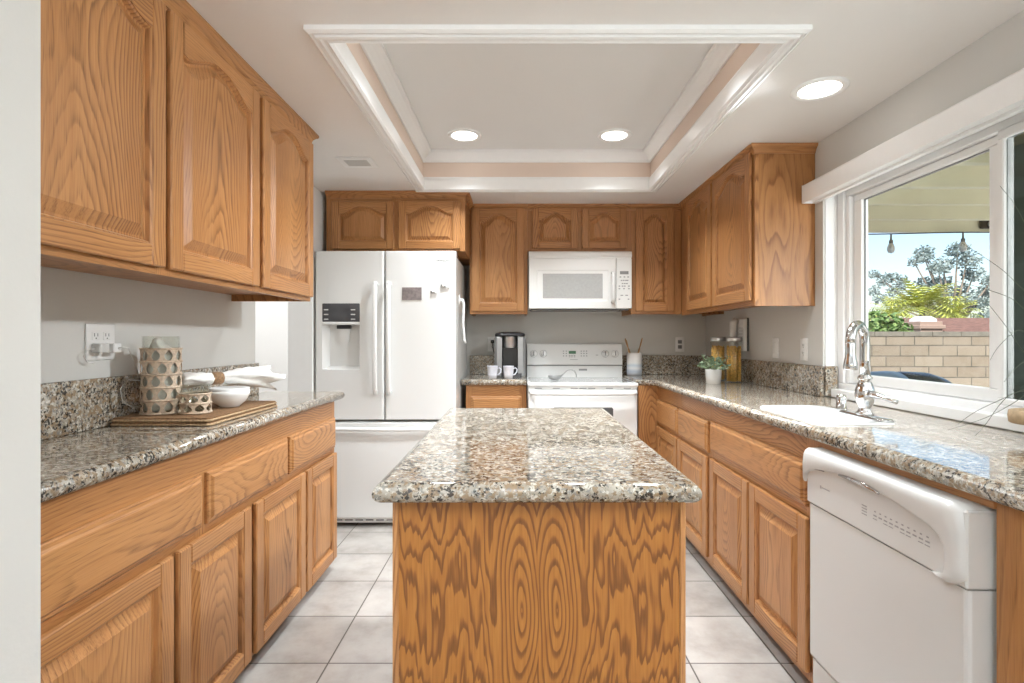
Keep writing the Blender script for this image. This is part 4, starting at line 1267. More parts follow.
ldl = thing('ladle', 'curved chrome spoon lying on the range cooktop', 'ladle', (0.268, 3.80, 0.898))
mb = MB()
rr = []
for k in range(6):
    f = k / 5
    rr.append([(0.050 * math.cos(a) * math.cos(f * 1.45), 0.038 * math.sin(a) * math.cos(f * 1.45), 0.034 - 0.030 * math.sin(f * 1.5)) for a in [2 * PI * i / 24 for i in range(24)]])
inner = [[(x * 0.93, y * 0.93, z + 0.003) for x, y, z in r] for r in rr]
mb.rings(rr, cap0=False, smooth=True); mb.rings(list(reversed(inner)), cap0=True, cap1=False, smooth=True)
mb.build('spoon_bowl', 'steel', ldl)
mb = MB()
mb.tube([(0.045, 0, 0.030), (0.065, 0, 0.048), (0.088, -0.004, 0.072), (0.115, -0.010, 0.080), (0.138, -0.018, 0.070), (0.150, -0.026, 0.040), (0.153, -0.032, 0.006)], [0.007, 0.006, 0.007, 0.009, 0.010, 0.009, 0.006], 10, squash=0.45)
mb.build('handle', 'steel', ldl)

def stripe_mat():
    t = NT('glazed_stripes')
    x, y, z = t.sep(t.obj())
    n = t.noise(t.obj(), 14.0, 3.0)
    zz = t.m('ADD', z, t.m('MULTIPLY', n, 0.012))
    col = t.ramp(t.m('DIVIDE', zz, 0.18), [(0.0, (0.60, 0.62, 0.66)), (0.22, (0.46, 0.52, 0.60)), (0.34, (0.72, 0.72, 0.72)), (0.46, (0.50, 0.56, 0.62)), (0.56, (0.72, 0.70, 0.67)), (1.0, (0.66, 0.60, 0.56))])
    return t.bsdf(col, 0.3)
ck_ = thing('utensil_crock', 'tall gray-blue glazed crock beside the range against the back wall', 'crock', (0.897, 4.09, TOP))
MB().lathe([(0.050, 0.0), (0.055, 0.003), (0.057, 0.03), (0.057, 0.168), (0.055, 0.173), (0.051, 0.170), (0.050, 0.02), (0.0, 0.018)], seg=32, cap1=False).build('pot', stripe_mat(), ck_)
def utensil(dx, dy, tx, ty, zt, wd, name, label):
    t_ = thing(name, label, 'utensil', (0.897 + dx, 4.09 + dy, TOP + 0.0195), group='wooden utensils in the crock')
    MB().tube([(0, 0, 0), (tx * 0.7, ty * 0.7, zt * 0.7)], [0.006, 0.007], 8).build('handle', 'wood_spoon', t_)
    MB().tube([(tx * 0.68, ty * 0.68, zt * 0.68), (tx * 0.8, ty * 0.8, zt * 0.8), (tx * 0.93, ty * 0.93, zt * 0.93), (tx, ty, zt)], [0.007, wd, wd, wd * 0.55], 10, squash=0.35).build('head', 'wood_spoon', t_)
utensil(0.012, -0.01, -0.085, 0.0, 0.262, 0.016, 'wooden_spatula', 'wooden spatula leaning left in the crock, the taller of the left pair')
utensil(0.0, 0.018, -0.058, 0.0, 0.250, 0.013, 'wooden_spoon', 'wooden spoon leaning left in the crock beside the spatula')
utensil(-0.012, -0.01, 0.070, 0.0, 0.265, 0.013, 'wooden_spoon', 'wooden spoon leaning right in the crock, alone on that side')

# ------------------------------------------------------------------ canisters, plant, phone, outlets
def canister(x, y, h, label):
    t_ = thing('glass_canister', label, 'canister', (x, y, TOP), group='pasta canisters in the corner')
    m_ = MB(); m_.lathe([(0.046, 0.0), (0.049, 0.004), (0.049, h - 0.035), (0.044, h - 0.028)], seg=32, cap1=False)
    m_.build('jar', 'jar_glass', t_)
    m_ = MB(); m_.lathe([(0.046, h - 0.030), (0.050, h - 0.026), (0.050, h - 0.006), (0.046, h), (0.0, h)], seg=32, cap1=False)
    m_.build('lid', 'steel', t_)
    m_ = MB()
    for k in range(46):
        a = random.uniform(0, 2 * PI); r = 0.041 * math.sqrt(random.random())
        b = a + random.uniform(-0.15, 0.15)
        m_.tube([(r * math.cos(a), r * math.sin(a), 0.008), (r * math.cos(b), r * math.sin(b), h - 0.055 - random.uniform(0, 0.02))], 0.0042, 5)
    po = m_.build('pasta', 'pasta', t_)
    po['kind'] = 'stuff'
canister(1.394, 3.435, 0.292, 'tall glass canister of pasta in the corner, nearest the wall and phone')
canister(1.352, 3.600, 0.292, 'tall glass canister of pasta in the corner, partly hidden behind the plant')

pl = thing('potted_plant', 'small leafy plant in a white pot on the right countertop', 'plant', (1.232, 3.355, TOP))
MB().lathe([(0.040, 0.0), (0.044, 0.002), (0.050, 0.086), (0.050, 0.090), (0.046, 0.090), (0.045, 0.075), (0.0, 0.074)], seg=30, cap1=False).build('pot', 'porcelain', pl)
fm = MB(); stm = MB()
rnd = random.Random(3)
for k in range(34):
    a = rnd.uniform(0, 2 * PI); el = rnd.uniform(0.25, 1.45); L = rnd.uniform(0.07, 0.125)
    base = Vector((0.02 * math.cos(a), 0.02 * math.sin(a), 0.074))
    tip = base + Vector((math.cos(a) * math.cos(el), math.sin(a) * math.cos(el), math.sin(el) * 0.95)) * L
    midp = (base + tip) / 2 + Vector((0, 0, 0.012))
    stm.tube([base, midp, tip], 0.0011, 5)
    for j in range(9):
        f = 0.35 + 0.65 * j / 8
        p = base.lerp(tip, f) + Vector((0, 0, 0.008 * math.sin(PI * f)))
        d = Vector((rnd.uniform(-1, 1), rnd.uniform(-1, 1), rnd.uniform(-0.3, 1))).normalized()
        s_ = d.cross(Vector((rnd.uniform(-1, 1), rnd.uniform(-1, 1), rnd.uniform(-1, 1)))).normalized()
        Ls, Ws = rnd.uniform(0.014, 0.022), rnd.uniform(0.006, 0.009)
        fm.add([p, p + d * Ls * 0.5 + s_ * Ws, p + d * Ls, p + d * Ls * 0.5 - s_ * Ws], [(0, 1, 2, 3)])
stm.build('stem', 'hedge', pl)
fm.build('foliage', 'foliage_small', pl)

ph = thing('wall_phone', 'white corded wall phone mounted right of the corner above canisters', 'telephone', (WR - 0.0005, 3.50, 0))
mb = MB(); mb.box(-0.035, 0.0, -0.065, 0.065, 1.115, 1.325, 0.008, seg=2); mb.build('base', 'plate', ph)
mb = MB()
mb.tube([(-0.040, 0.035, 1.135), (-0.060, 0.035, 1.15), (-0.062, 0.035, 1.23), (-0.060, 0.035, 1.30), (-0.040, 0.035, 1.318)], [0.024, 0.026, 0.021, 0.026, 0.024], 12)
mb.build('handset', 'plate', ph)
mb = MB()
for i in range(4):
    for j in range(3):
        mb.box(-0.0375, -0.034, -0.050 + j * 0.019, -0.037 + j * 0.019, 1.20 + i * 0.020, 1.212 + i * 0.020)
mb.build('keypad', 'appliance_gray', ph)
mb = MB(); mb.box(-0.014, -0.002, -0.0685, -0.0645, 1.115, 1.328, 0.001); mb.build('edge_strip', 'dark_gray', ph)

def outlet(label, loc, rz, gangs=1, kind='outlet', dark=False):
    # local: x across, y into wall, z up; front faces -y
    t_ = thing('switch_plate' if kind == 'switch' else 'outlet', label, 'light switch' if kind == 'switch' else 'outlet', loc, rz)
    wd = 0.072 + 0.046 * (gangs - 1)
    m_ = MB(); m_.box(-wd / 2, wd / 2, -0.006, 0.0, -0.0575, 0.0575, 0.003, seg=2)
    m_.build('plate', 'plate', t_)
    for g in range(gangs):
        x = (g - (gangs - 1) / 2) * 0.046
        if kind == 'switch':
            m_ = MB(); m_.box(x - 0.016, x + 0.016, -0.009, -0.004, -0.033, 0.033, 0.002)
            m_.build('rocker', 'plate', t_)
        else:
            for s in (-1, 1):
                m_ = MB(); m_.box(x - 0.016, x + 0.016, -0.008, -0.004, s * 0.020 - 0.014, s * 0.020 + 0.014, 0.004)
                so_ = m_.build('socket', 'mid_gray' if dark else 'plate', t_)
                m_ = MB()
                m_.box(x - 0.0075, x - 0.0055, -0.0084, -0.0078, s * 0.020 - 0.002, s * 0.020 + 0.008)
                m_.box(x + 0.0055, x + 0.0075, -0.0084, -0.0078, s * 0.020 - 0.002, s * 0.020 + 0.008)
                m_.box(x - 0.002, x + 0.002, -0.0084, -0.0078, s * 0.020 - 0.010, s * 0.020 - 0.006)
                m_.build('slot', 'dark_gray', so_)
    return t_
outlet('double outlet plate above the left countertop with two chargers plugged in', (WL + 0.0003, 1.716, 1.187), PI / 2, 2)
outlet('outlet plate with dark sockets on the back wall right of the crock', (1.283, WB - 0.0003, 1.150), 0, 1, dark=True)
outlet('outlet plate behind the coffee maker', (-0.195, WB - 0.0003, 1.152), 0, 1)
outlet('blank white rocker switch plate on the right wall left of the outlet', (WR - 0.0003, 3.075, 1.143), -PI / 2, 1, 'switch')
outlet('outlet plate on the right wall next to the window', (WR - 0.0003, 2.77, 1.140), -PI / 2, 1)

ch = thing('phone_charger', 'gray plug-in charger in the left half of the double outlet', 'charger', (WL + 0.0088, 1.693, 1.167), PI / 2)
mb = MB(); mb.box(-0.021, 0.017, -0.030, 0, -0.014, 0.016, 0.003); mb.build('adapter', 'appliance_gray', ch)
mb = MB(); mb.tube([(-0.021, -0.012, 0.0), (-0.05, -0.012, -0.005), (-0.062, -0.010, -0.022), (-0.045, -0.008, -0.042), (-0.020, -0.006, -0.046)], 0.0016, 6); mb.build('cord', 'cord_white', ch)
ch = thing('phone_charger', 'white plug-in charger with cord running behind the pitcher', 'charger', (WL + 0.0088, 1.739, 1.167), PI / 2)
mb = MB(); mb.box(-0.016, 0.018, -0.034, 0, -0.014, 0.016, 0.003); mb.build('adapter', 'porcelain', ch)
mb = MB(); mb.tube([(0.0, -0.034, 0.0), (0.004, -0.050, 0.003), (0.02, -0.056, 0.0), (0.05, -0.040, -0.024), (0.09, -0.026, -0.06), (0.13, -0.022, -0.12), (0.15, -0.020, -0.20), (0.155, -0.022, -0.247)], 0.0017, 6); mb.build('cord', 'cord_white', ch)
pg = thing('power_plug', 'black plug and cord in the outlet behind the coffee maker', 'plug', (-0.195, WB - 0.0087, 1.172))
mb = MB(); mb.box(-0.012, 0.016, -0.028, 0, -0.012, 0.012, 0.003); mb.build('plug', 'black', pg)
mb = MB(); mb.tube([(0.004, -0.028, 0), (0.004, -0.05, -0.01), (0.010, -0.055, -0.06), (0.03, -0.05, -0.13), (0.05, -0.045, -0.18)], 0.004, 8); mb.build('cord', 'black', pg)

# ------------------------------------------------------------------ left countertop arrangement
BD = (-1.152, 1.970)
def mat_board(dx, dy, z, sx_, sy_, label):
    t_ = thing('woven_placemat', label, 'placemat', (BD[0] + dx, BD[1] + dy, z), group='stacked woven placemats')
    m_ = MB(); m_.rings([[(a, b, zz) for a, b in ring_rr(-sx_ + i, sx_ - i, -sy_ + i, sy_ - i, 0.012)] for i, zz in ((0.004, 0.001), (0.004, 0.0125))]); m_.build('weave', 'wicker_dark', t_)
    m_ = MB()
    P_ = ring_rr(-sx_ + 0.003, sx_ - 0.003, -sy_ + 0.003, sy_ - 0.003, 0.012)
    m_.tube([(a, b, 0.0045) for a, b in P_ + P_[:1]], 0.0042, 6)
    m_.build('edge_binding', 'wicker_edge', t_)
mat_board(0, 0, TOP + 0.0003, 0.163, 0.250, 'brown woven placemat lying directly on the left granite countertop')
mat_board(0.0, 0.0, TOP + 0.0135, 0.161, 0.248, 'brown woven placemat stacked on top, under the pitcher and bowl')
BZ = TOP + 0.0265

def sleeve(r, h0, h1, rows, cols, hole_w, hole_h):
    m_ = MB()
    n = 16
    ch_ = (h1 - h0) / rows
    for row in range(rows):
        for c_ in range(cols):
            off = 0.5 if row % 2 else 0.0
            a0 = 2 * PI * (c_ + off) / cols; da = PI / cols
            zc = h0 + ch_ * (row + 0.5)
            out, inn, out2, inn2 = [], [], [], []
            for k in range(n):
                t_ = 2 * PI * k / n
                ct_, st_ = math.cos(t_), math.sin(t_)
                m__ = max(abs(ct_), abs(st_))
                ou = (ct_ / m__, st_ / m__)
                taper = 1.0 - 0.55 * max(0.0, st_)
                iu = (ct_ * hole_w * taper, st_ * hole_h)
                for lst, (u_, v_), rad in ((out, ou, r), (inn, iu, r), (inn2, iu, r - 0.003)):
                    aa = a0 + u_ * da
                    lst.append((rad * math.cos(aa), rad * math.sin(aa), zc + v_ * ch_ / 2))
            m_.rings([out, inn, inn2], cap0=False, cap1=False)
    for row in range(rows + 1):
        z = h0 + ch_ * row
        m_.tube([(r * math.cos(a), r * math.sin(a), z) for a in [2 * PI * i / 40 for i in range(41)]], 0.0032, 6)
    return m_

pt = thing('pitcher', 'tall glass pitcher in a pale woven rattan sleeve on the placemats', 'pitcher', (-1.222, 1.838, BZ))
mb = MB()
mb.lathe([(0.0, 0.002), (0.052, 0.002), (0.055, 0.006), (0.055, 0.262), (0.0565, 0.264), (0.053, 0.264), (0.0525, 0.26), (0.0525, 0.010), (0.0, 0.009)], seg=36, cap0=False, cap1=False)
mb.build('glass', 'jar_glass', pt)
sleeve(0.0605, 0.004, 0.222, 5, 10, 0.72, 0.80).build('woven_sleeve', 'rattan', pt)
mb = MB()
mb.tube([(-0.035, -0.055, 0.12), (-0.055, -0.085, 0.125), (-0.062, -0.10, 0.09), (-0.058, -0.095, 0.05), (-0.04, -0.068, 0.03), (-0.034, -0.052, 0.032)], 0.0055, 10)
mb.build('handle', 'clear_glass', pt)
m_ = MB()
rr = []
for z, r in ((0.0, 0.030), (0.004, 0.045), (0.02, 0.048), (0.12, 0.0475), (0.19, 0.047), (0.206, 0.044), (0.212, 0.036), (0.228, 0.020), (0.246, 0.014), (0.250, 0.006)):
    rr.append([(r * (1 + 0.035 * math.sin(a * 7 + z * 9)) * math.cos(a), r * (1 + 0.035 * math.sin(a * 7 + z * 9)) * math.sin(a) - (0.018 if z > 0.22 else 0.0), z) for a in [2 * PI * i / 42 for i in range(42)]])
m_.rings(rr, smooth=True)
tag(m_.build('filler_cloth', 'linen', None, (-1.222, 1.838, BZ + 0.0095)), 'white cloth added inside the woven-sleeved pitcher to whiten its holes', 'napkin')  # filler added so the sleeve holes look white
tu = thing('tumbler', 'short glass tumbler in a woven rattan sleeve beside the tall pitcher', 'glass', (-1.106, 1.842, BZ))
mb = MB()
mb.lathe([(0.0, 0.002), (0.040, 0.002), (0.043, 0.006), (0.044, 0.098), (0.0425, 0.0995), (0.041, 0.098), (0.040, 0.012), (0.0, 0.010)], seg=32, cap0=False, cap1=False)
mb.build('glass', 'jar_glass', tu)
sleeve(0.0475, 0.004, 0.068, 2, 8, 0.80, 0.76).build('woven_sleeve', 'rattan', tu)

def bowl(x, y, z, r, h, label):
    m_ = MB()
    m_.lathe([(0.0, 0.0), (r * 0.45, 0.0), (r * 0.5, 0.004), (r * 0.80, h * 0.35), (r * 0.97, h * 0.75), (r, h), (r * 0.975, h), (r * 0.93, h * 0.75), (r * 0.75, h * 0.38), (r * 0.45, 0.010), (0.0, 0.008)], seg=36, cap0=False, cap1=False)
    o_ = m_.build('bowl', 'porcelain', None, (x, y, z))
    tag(o_, label, 'bowl', 'stacked white bowls')
bowl(-1.083, 2.015, BZ, 0.071, 0.062, 'white porcelain bowl resting on the placemats, lower of the nested two')
bowl(-1.083, 2.015, BZ + 0.0145, 0.069, 0.058, 'white porcelain bowl nested in the other, directly under the napkin')

# napkin gathered through a ring, lying over the bowls
nk = thing('napkin', 'white linen napkin pulled through a brown ring, lying across the bowls', 'napkin', (-1.143, 2.035, 0))
ax = Vector((0.555, 0.83, 0.0)).normalized()
sd = Vector((ax.y, -ax.x, 0))
mb = MB()
rr = []
rnd = random.Random(11)
NS, NR = 26, 28
for i in range(NS):
    t = -0.128 + (0.205 + 0.128) * i / (NS - 1)
    if t < 0:
        f = -t / 0.128
        wd = 0.018 + 0.020 * math.sin(min(1, f * 1.15) * PI * 0.62); hh = 0.015 + 0.010 * math.sin(min(1, f) * PI * 0.6)
    else:
        f = t / 0.205
        wd = 0.018 + 0.062 * f ** 0.9; hh = 0.014 + 0.030 * f ** 0.8
    ring_ = []
    for k in range(NR):
        a = 2 * PI * k / NR
        ruff = 1.0 + (0.10 + 0.30 * max(0, f if t > 0 else f * 0.3)) * math.sin(a * 5 + i * 0.25 + (1.3 if t > 0 else 0)) * 0.6
        ext = 0.0
        if t > 0.14: ext = 0.026 * math.sin(a * 4 + 0.7) * (t - 0.14) / 0.065
        p = ax * (t + ext) + sd * (wd * math.cos(a) * ruff)
        z = 1.047 + hh * math.sin(a) * ruff - (0.010 * f * f if t > 0 else 0.0) + (0.004 * math.sin(k * 2.1 + i))
        ring_.append((p.x, p.y, z))
    rr.append(ring_)
mb.rings(rr, smooth=True)
mb.build('cloth', 'linen', nk)
mb = MB()
rr = []
for t, g in ((-0.020, 1.0), (-0.018, 1.08), (0.0, 1.13), (0.018, 1.08), (0.020, 1.0)):
    rr.append([tuple(ax * t + sd * (0.0235 * g * math.cos(a)) + Vector((0, 0, 1.047 + 0.0215 * g * math.sin(a)))) for a in [2 * PI * k / 24 for k in range(24)]])
mb.rings(rr, cap0=False, cap1=False, smooth=True)
mb.build('napkin_ring', 'ring', nk)

# ------------------------------------------------------------------ ceiling fixtures, vent
def can(x, y, z, r, label, power, tilt=0.0):
    t_ = thing('ceiling_light', label, 'ceiling light', (x, y, z))
    m_ = MB(); m_.lathe([(r, -0.0005), (r, -0.005), (r * 0.93, -0.009), (r * 0.76, -0.007), (r * 0.74, -0.003)], seg=40, cap0=False, cap1=False)
    m_.build('trim_ring', 'trim', t_)
    m_ = MB(); m_.lathe([(r * 0.75, -0.0015), (r * 0.75, -0.0045), (r * 0.4, -0.0055), (0.0, -0.006)], seg=40, cap0=True, cap1=False)
    m_.build('lens', 'lens', t_)
    l_ = add_light('downlight', 'AREA', (x, y, z - 0.02 - 0.06 * math.sin(tilt)), (0, tilt, 0), power, (0.90, 0.96, 1.0), r * 1.4, spread=math.radians(105 if not tilt else 125))
    return t_
can(-0.307, 3.124, 2.385, 0.098, 'recessed light on the left in the raised tray ceiling', 7.0)
can(0.569, 3.124, 2.385, 0.098, 'recessed light on the right in the raised tray ceiling', 7.0)
can(1.170, 2.070, CEIL, 0.100, 'recessed light in the low ceiling near the window', 16.0, math.radians(40))
can(-0.307, 2.05, 2.385, 0.098, 'unseen recessed light added behind the near tray edge, left side', 7.0)  # this and the next are extra lights added to brighten the kitchen
can(0.569, 2.05, 2.385, 0.098, 'unseen recessed light added behind the near tray edge, right side', 7.0)
vn = thing('ceiling_vent', 'small white ceiling vent with gray grille left of the tray', 'vent', (-0.873, 2.93, CEIL))
mb = MB(); mb.box(-0.095, 0.095, -0.085, 0.085, -0.006, -0.0005, 0.003); mb.build('vent_frame', 'trim', vn)
mb = MB()
for k in range(7):
    mb.box(-0.062, 0.062, -0.048 + k * 0.0145, -0.038 + k * 0.0145, -0.0085, -0.005)
mb.build('vent_grille', 'appliance_gray', vn)

# ------------------------------------------------------------------ blind headrail
hr = thing('window_valance', 'white blind headrail mounted across the top of the window', 'blind', (0, 0, 0))
mb = MB()
mb.prism([(1.415, 1.868), (1.415, 1.950), (1.420, 1.957), (WR - 0.0005, 1.957), (WR - 0.0005, 1.868), (1.470, 1.868), (1.470, 1.878), (1.424, 1.878), (1.424, 1.868)], 0.30, 2.655)
mb.build('headrail', 'vinyl', hr)
bx(1.4152, WR - 0.0006, 2.655, 2.660, 1.868, 1.957, 0.001).build('end_cap', 'vinyl', hr)

# ------------------------------------------------------------------ planter with long stems on the window ledge
pn = thing('planter', 'round bark-edged wooden planter with long thin stems on the window ledge', 'plant', (1.468, 1.505, 0.9575))
MB().lathe([(0.060, 0.0), (0.064, 0.003), (0.066, 0.02), (0.064, 0.036), (0.058, 0.038), (0.055, 0.030), (0.0, 0.030)], seg=32, cap1=False).build('bowl', 'disc_wood', pn)
def P3(px, py, Y): return Vector(((px - 517) / 535 * Y - 1.468, Y - 1.505, 1.2 + (338 - py) / 535 * Y - 0.9575))
stems = [((1056, 392), (1040, 300), (1024, 290), (1000, 268), (962, 243), 1.40), ((1056, 392), (1045, 340), (1020, 305), (995, 292), (955, 281), 1.36),
         ((1056, 392), (1040, 370), (1022, 350), (1005, 325), (985, 300), 1.42), ((1056, 392), (1035, 350), (1020, 330), (1000, 345), (990, 360), 1.38),
         ((1056, 392), (1040, 385), (1015, 402), (985, 418), (948, 430), 1.34), ((1056, 392), (1030, 388), (1000, 400), (975, 412), (958, 424), 1.38),
         ((1056, 392), (1040, 360), (1024, 362), (1012, 372), (1004, 382), 1.40), ((1056, 392), (1050, 320), (1034, 250), (1018, 210), (1000, 186), 1.42),
         ((1056, 392), (1045, 390), (1010, 395), (985, 425), (975, 436), 1.33)]
for st in stems:
    pts = [P3(px, py, 1.48 + (st[5] - 1.48) * k / 4) for k, (px, py) in enumerate(st[:5])]
    fine = []
    for i in range(len(pts) - 1):
        p0 = pts[max(i - 1, 0)]; p1 = pts[i]; p2 = pts[i + 1]; p3 = pts[min(i + 2, len(pts) - 1)]
        for s_ in range(5):
            t = s_ / 5
            fine.append(0.5 * ((2 * p1) + (p2 - p0) * t + (2 * p0 - 5 * p1 + 4 * p2 - p3) * t * t + (3 * p1 - p0 - 3 * p2 + p3) * t ** 3))
    fine.append(pts[-1])
    for p in fine: p.z = max(p.z, TOP - 0.9575 + 0.002)
    MB().tube(fine, [0.0012 - 0.0008 * i / len(fine) for i in range(len(fine))], 5).build('stem', 'twig', pn)

# ------------------------------------------------------------------ outside
GZ = -0.12
struct('ground', bx(1.72, 30, -4, 40, GZ - 0.1, GZ), 'concrete')
pc = thing('patio_cover', 'cream wooden patio cover with exposed rafters outside the window', 'patio cover', (1.75, 0, 0))
for Y in (1.85, 2.30, 2.75, 3.19, 3.60, 4.06, 4.54):
    bx(0.0, 3.6, Y, Y + 0.045, 2.10, 2.26, 0.003, 'x').build('rafter', 'patio_paint', pc)
mb = MB()
for k in range(24):
    mb.box(0.0 + k * 0.15, 0.147 + k * 0.15, 0.5, 4.72, 2.2605, 2.285)
mb.build('roof_deck', 'patio_paint', pc)
bx(3.6, 3.66, 0.5, 4.72, 2.05, 2.285).build('fascia', 'patio_paint', pc)
bx(3.55, 3.65, 4.55, 4.65, GZ, 2.05, 0.004).build('post', 'patio_paint', pc)
bx(3.55, 3.65, 0.55, 0.65, GZ, 2.05, 0.004).build('post', 'patio_paint', pc)
fb = thing('floodlight', 'dark bronze floodlight on the last rafter of the patio cover', 'outdoor light', (3.97, 4.535, 2.17))
mb = MB(); mb.box(-0.055, 0.045, -0.03, 0.0, -0.045, 0.05, 0.006); mb.build('housing', 'bracket', fb)
MB().lathe([(0.022, 0), (0.026, 0.01), (0.0, 0.012)], (0.0, 0, 0), 16).build('lamp', 'steel', fb)
fb.children[-1].rotation_euler = (PI / 2, 0, 0); fb.children[-1].location = (0.015, -0.03, -0.01)
sg = thing('string_lights', 'string of two clear hanging bulbs along the patio cover edge', 'string lights', (0, 4.50, 0))
def wz(x): return 2.085 - 0.012 * math.sin((x - 2.0) * 2.4) - 0.004 * (x - 2)
mb = MB(); mb.tube([(x, 0, wz(x)) for x in [1.9 + 0.12 * i for i in range(26)]], 0.005, 6); mb.build('wire', 'black', sg)
for px_ in (891, 963):
    x = (px_ - 517) / 535 * 4.50
    b = MB(); z = wz(x)
    b.lathe([(0.012, 0.0), (0.026, -0.03), (0.030, -0.055), (0.022, -0.08), (0.0, -0.09)], (x, 0, z - 0.075), 14, cap1=False)
    bo = b.build('bulb', 'bulb', sg)
    MB().lathe([(0.006, 0.0), (0.008, -0.05), (0.015, -0.055), (0.015, -0.08)], (x, 0, z), 10).build('lamp_socket', 'mid_gray', bo)
bw_ = thing('block_wall', 'tan concrete block garden wall beyond the patio', 'garden wall', (1.8, 7.6, GZ))
bx(0, 14, 0, 0.15, 0, 1.34).build('wall_face', 'block', bw_)
mb = MB()
for k in range(34):
    mb.box(k * 0.41, k * 0.41 + 0.404, -0.012, 0.162, 1.3405, 1.411, 0.006)
mb.build('cap_course', 'block_cap', bw_)
gr = thing('patio_grill', 'dark rounded patio grill lid, end painted with sky reflection, outside the window', 'grill', (2.58, 3.60, GZ))
mb = MB()
rr = []
for i, (x, s) in enumerate(((-0.06, 0.86), (-0.03, 0.97), (0.0, 1.0), (0.16, 0.98), (0.24, 0.88), (0.29, 0.70), (0.31, 0.5))):
    rr.append([(x, 0.24 * math.cos(a), 0.84 + 0.255 * s * math.sin(a)) for a in [PI * k / 14 for k in range(15)]])
mb.rings(rr, smooth=True); mb.build('hood', 'grill_dark', gr)
mb = MB()
rr = []
for x, s in ((-0.28, 0.92), (-0.26, 0.97), (-0.10, 1.0), (-0.04, 0.99)):
    rr.append([(x, 0.25 * math.cos(a), 0.84 + 0.258 * s * math.sin(a)) for a in [PI * k / 14 for k in range(15)]])
mb.rings(rr, smooth=True); mb.build('hood_sky_reflection', 'grill_sky', gr)  # blue section painted as sky reflected on the dark hood
mb = MB(); mb.box(-0.27, 0.30, -0.22, 0.22, 0.42, 0.84, 0.01); mb.build('firebox', 'grill_dark', gr)
for x in (-0.23, 0.26):
    for y in (-0.19, 0.19):
        bx(x - 0.02, x + 0.02, y - 0.02, y + 0.02, 0, 0.42).build('leg', 'grill_dark', gr)
dp = thing('patio_drape', 'gray-green pleated drape hanging outside behind the right window sash', 'curtain', (2.275, 2.50, GZ))
mb = MB(); pts = []
for i in range(49):
    t = i / 48
    pts.append((t * 0.62, -0.18 * t + 0.035 * math.sin(t * 2 * PI * 7)))
rr = [[(x, y + o_, z) for x, y in pts] for z, o_ in ((0.08, 0), (2.215, 0))]
front = rr; n = len(pts)
vs = [(x, y, z) for z in (0.08, 2.215) for x, y in pts] + [(x, y + 0.006, z) for z in (0.08, 2.215) for x, y in pts]
fs = []
for i in range(n - 1):
    fs.append((i, i + 1, n + i + 1, n + i)); fs.append((2 * n + i, 3 * n + i, 3 * n + i + 1, 2 * n + i + 1))
mb.add(vs, fs, smooth=True); mb.build('cloth', 'drape', dp)

def leaf_cloud(mb, c, rad, count, size, rnd, shell=0.4):
    for _ in range(count):
        while True:
            p = Vector((rnd.uniform(-1, 1), rnd.uniform(-1, 1), rnd.uniform(-1, 1)))
            if shell < p.length < 1: break
        q_ = Vector((c[0] + p.x * rad[0], c[1] + p.y * rad[1], c[2] + p.z * rad[2]))
        d = Vector((rnd.uniform(-1, 1), rnd.uniform(-1, 1), rnd.uniform(-1, 0.6))).normalized()
        s_ = d.cross(Vector((rnd.uniform(-1, 1), rnd.uniform(-1, 1), rnd.uniform(-1, 1)))).normalized()
        L, Wd = size * rnd.uniform(0.7, 1.3), size * rnd.uniform(0.22, 0.4)
        mb.add([q_, q_ + d * L * 0.5 + s_ * Wd, q_ + d * L, q_ + d * L * 0.5 - s_ * Wd], [(0, 1, 2, 3)])

rnd = random.Random(5)
tr = thing('gum_tree', 'tall gray-green gum tree with open crown behind the block wall', 'tree', (16.8, 21.0, GZ))
fm = MB(); bk = MB()
bk.tube([(0.9, 0, 0), (0.6, 0, 1.2), (0.2, 0, 2.3), (-0.1, 0.1, 3.3)], [0.2, 0.17, 0.12, 0.08], 8)
def tp(px, py, Y=21.0): return Vector(((px - 517) / 535 * Y - 16.8, 0, 1.2 + (338 - py) / 535 * Y - GZ))
for (px_, py_, r_) in ((928, 252, 8), (945, 252, 9), (955, 262, 10), (938, 266, 10), (920, 258, 7), (912, 262, 5), (966, 275, 9), (950, 282, 9), (930, 282, 8), (973, 290, 9), (982, 282, 8), (985, 300, 9), (970, 304, 9), (955, 300, 8),
                       (885, 272, 6), (893, 276, 6), (880, 282, 5), (875, 290, 6), (870, 300, 6), (886, 292, 6), (898, 286, 6), (908, 278, 5), (905, 294, 7), (918, 290, 7), (940, 296, 8), (982, 316, 8), (968, 318, 6), (990, 272, 6), (925, 270, 7), (874, 314, 6), (995, 290, 8), (996, 310, 8)):
    p = tp(px_, py_); p.y += rnd.uniform(-0.7, 0.7)
    R1 = r_ / 535 * 21
    bk.tube([(0.3, 0, 2.0), tuple((Vector((0.3, 0, 2.0)) + p) / 2 + Vector((0, 0, -0.2))), tuple(p)], [0.07, 0.04, 0.018], 6)
    leaf_cloud(fm, p, (R1, R1 * 1.2, R1 * 0.8), int(210 * (r_ / 8) ** 2), 0.125, rnd, 0.1)
bk.build('trunk', 'bark', tr)
fm.build('crown', 'gum', tr)

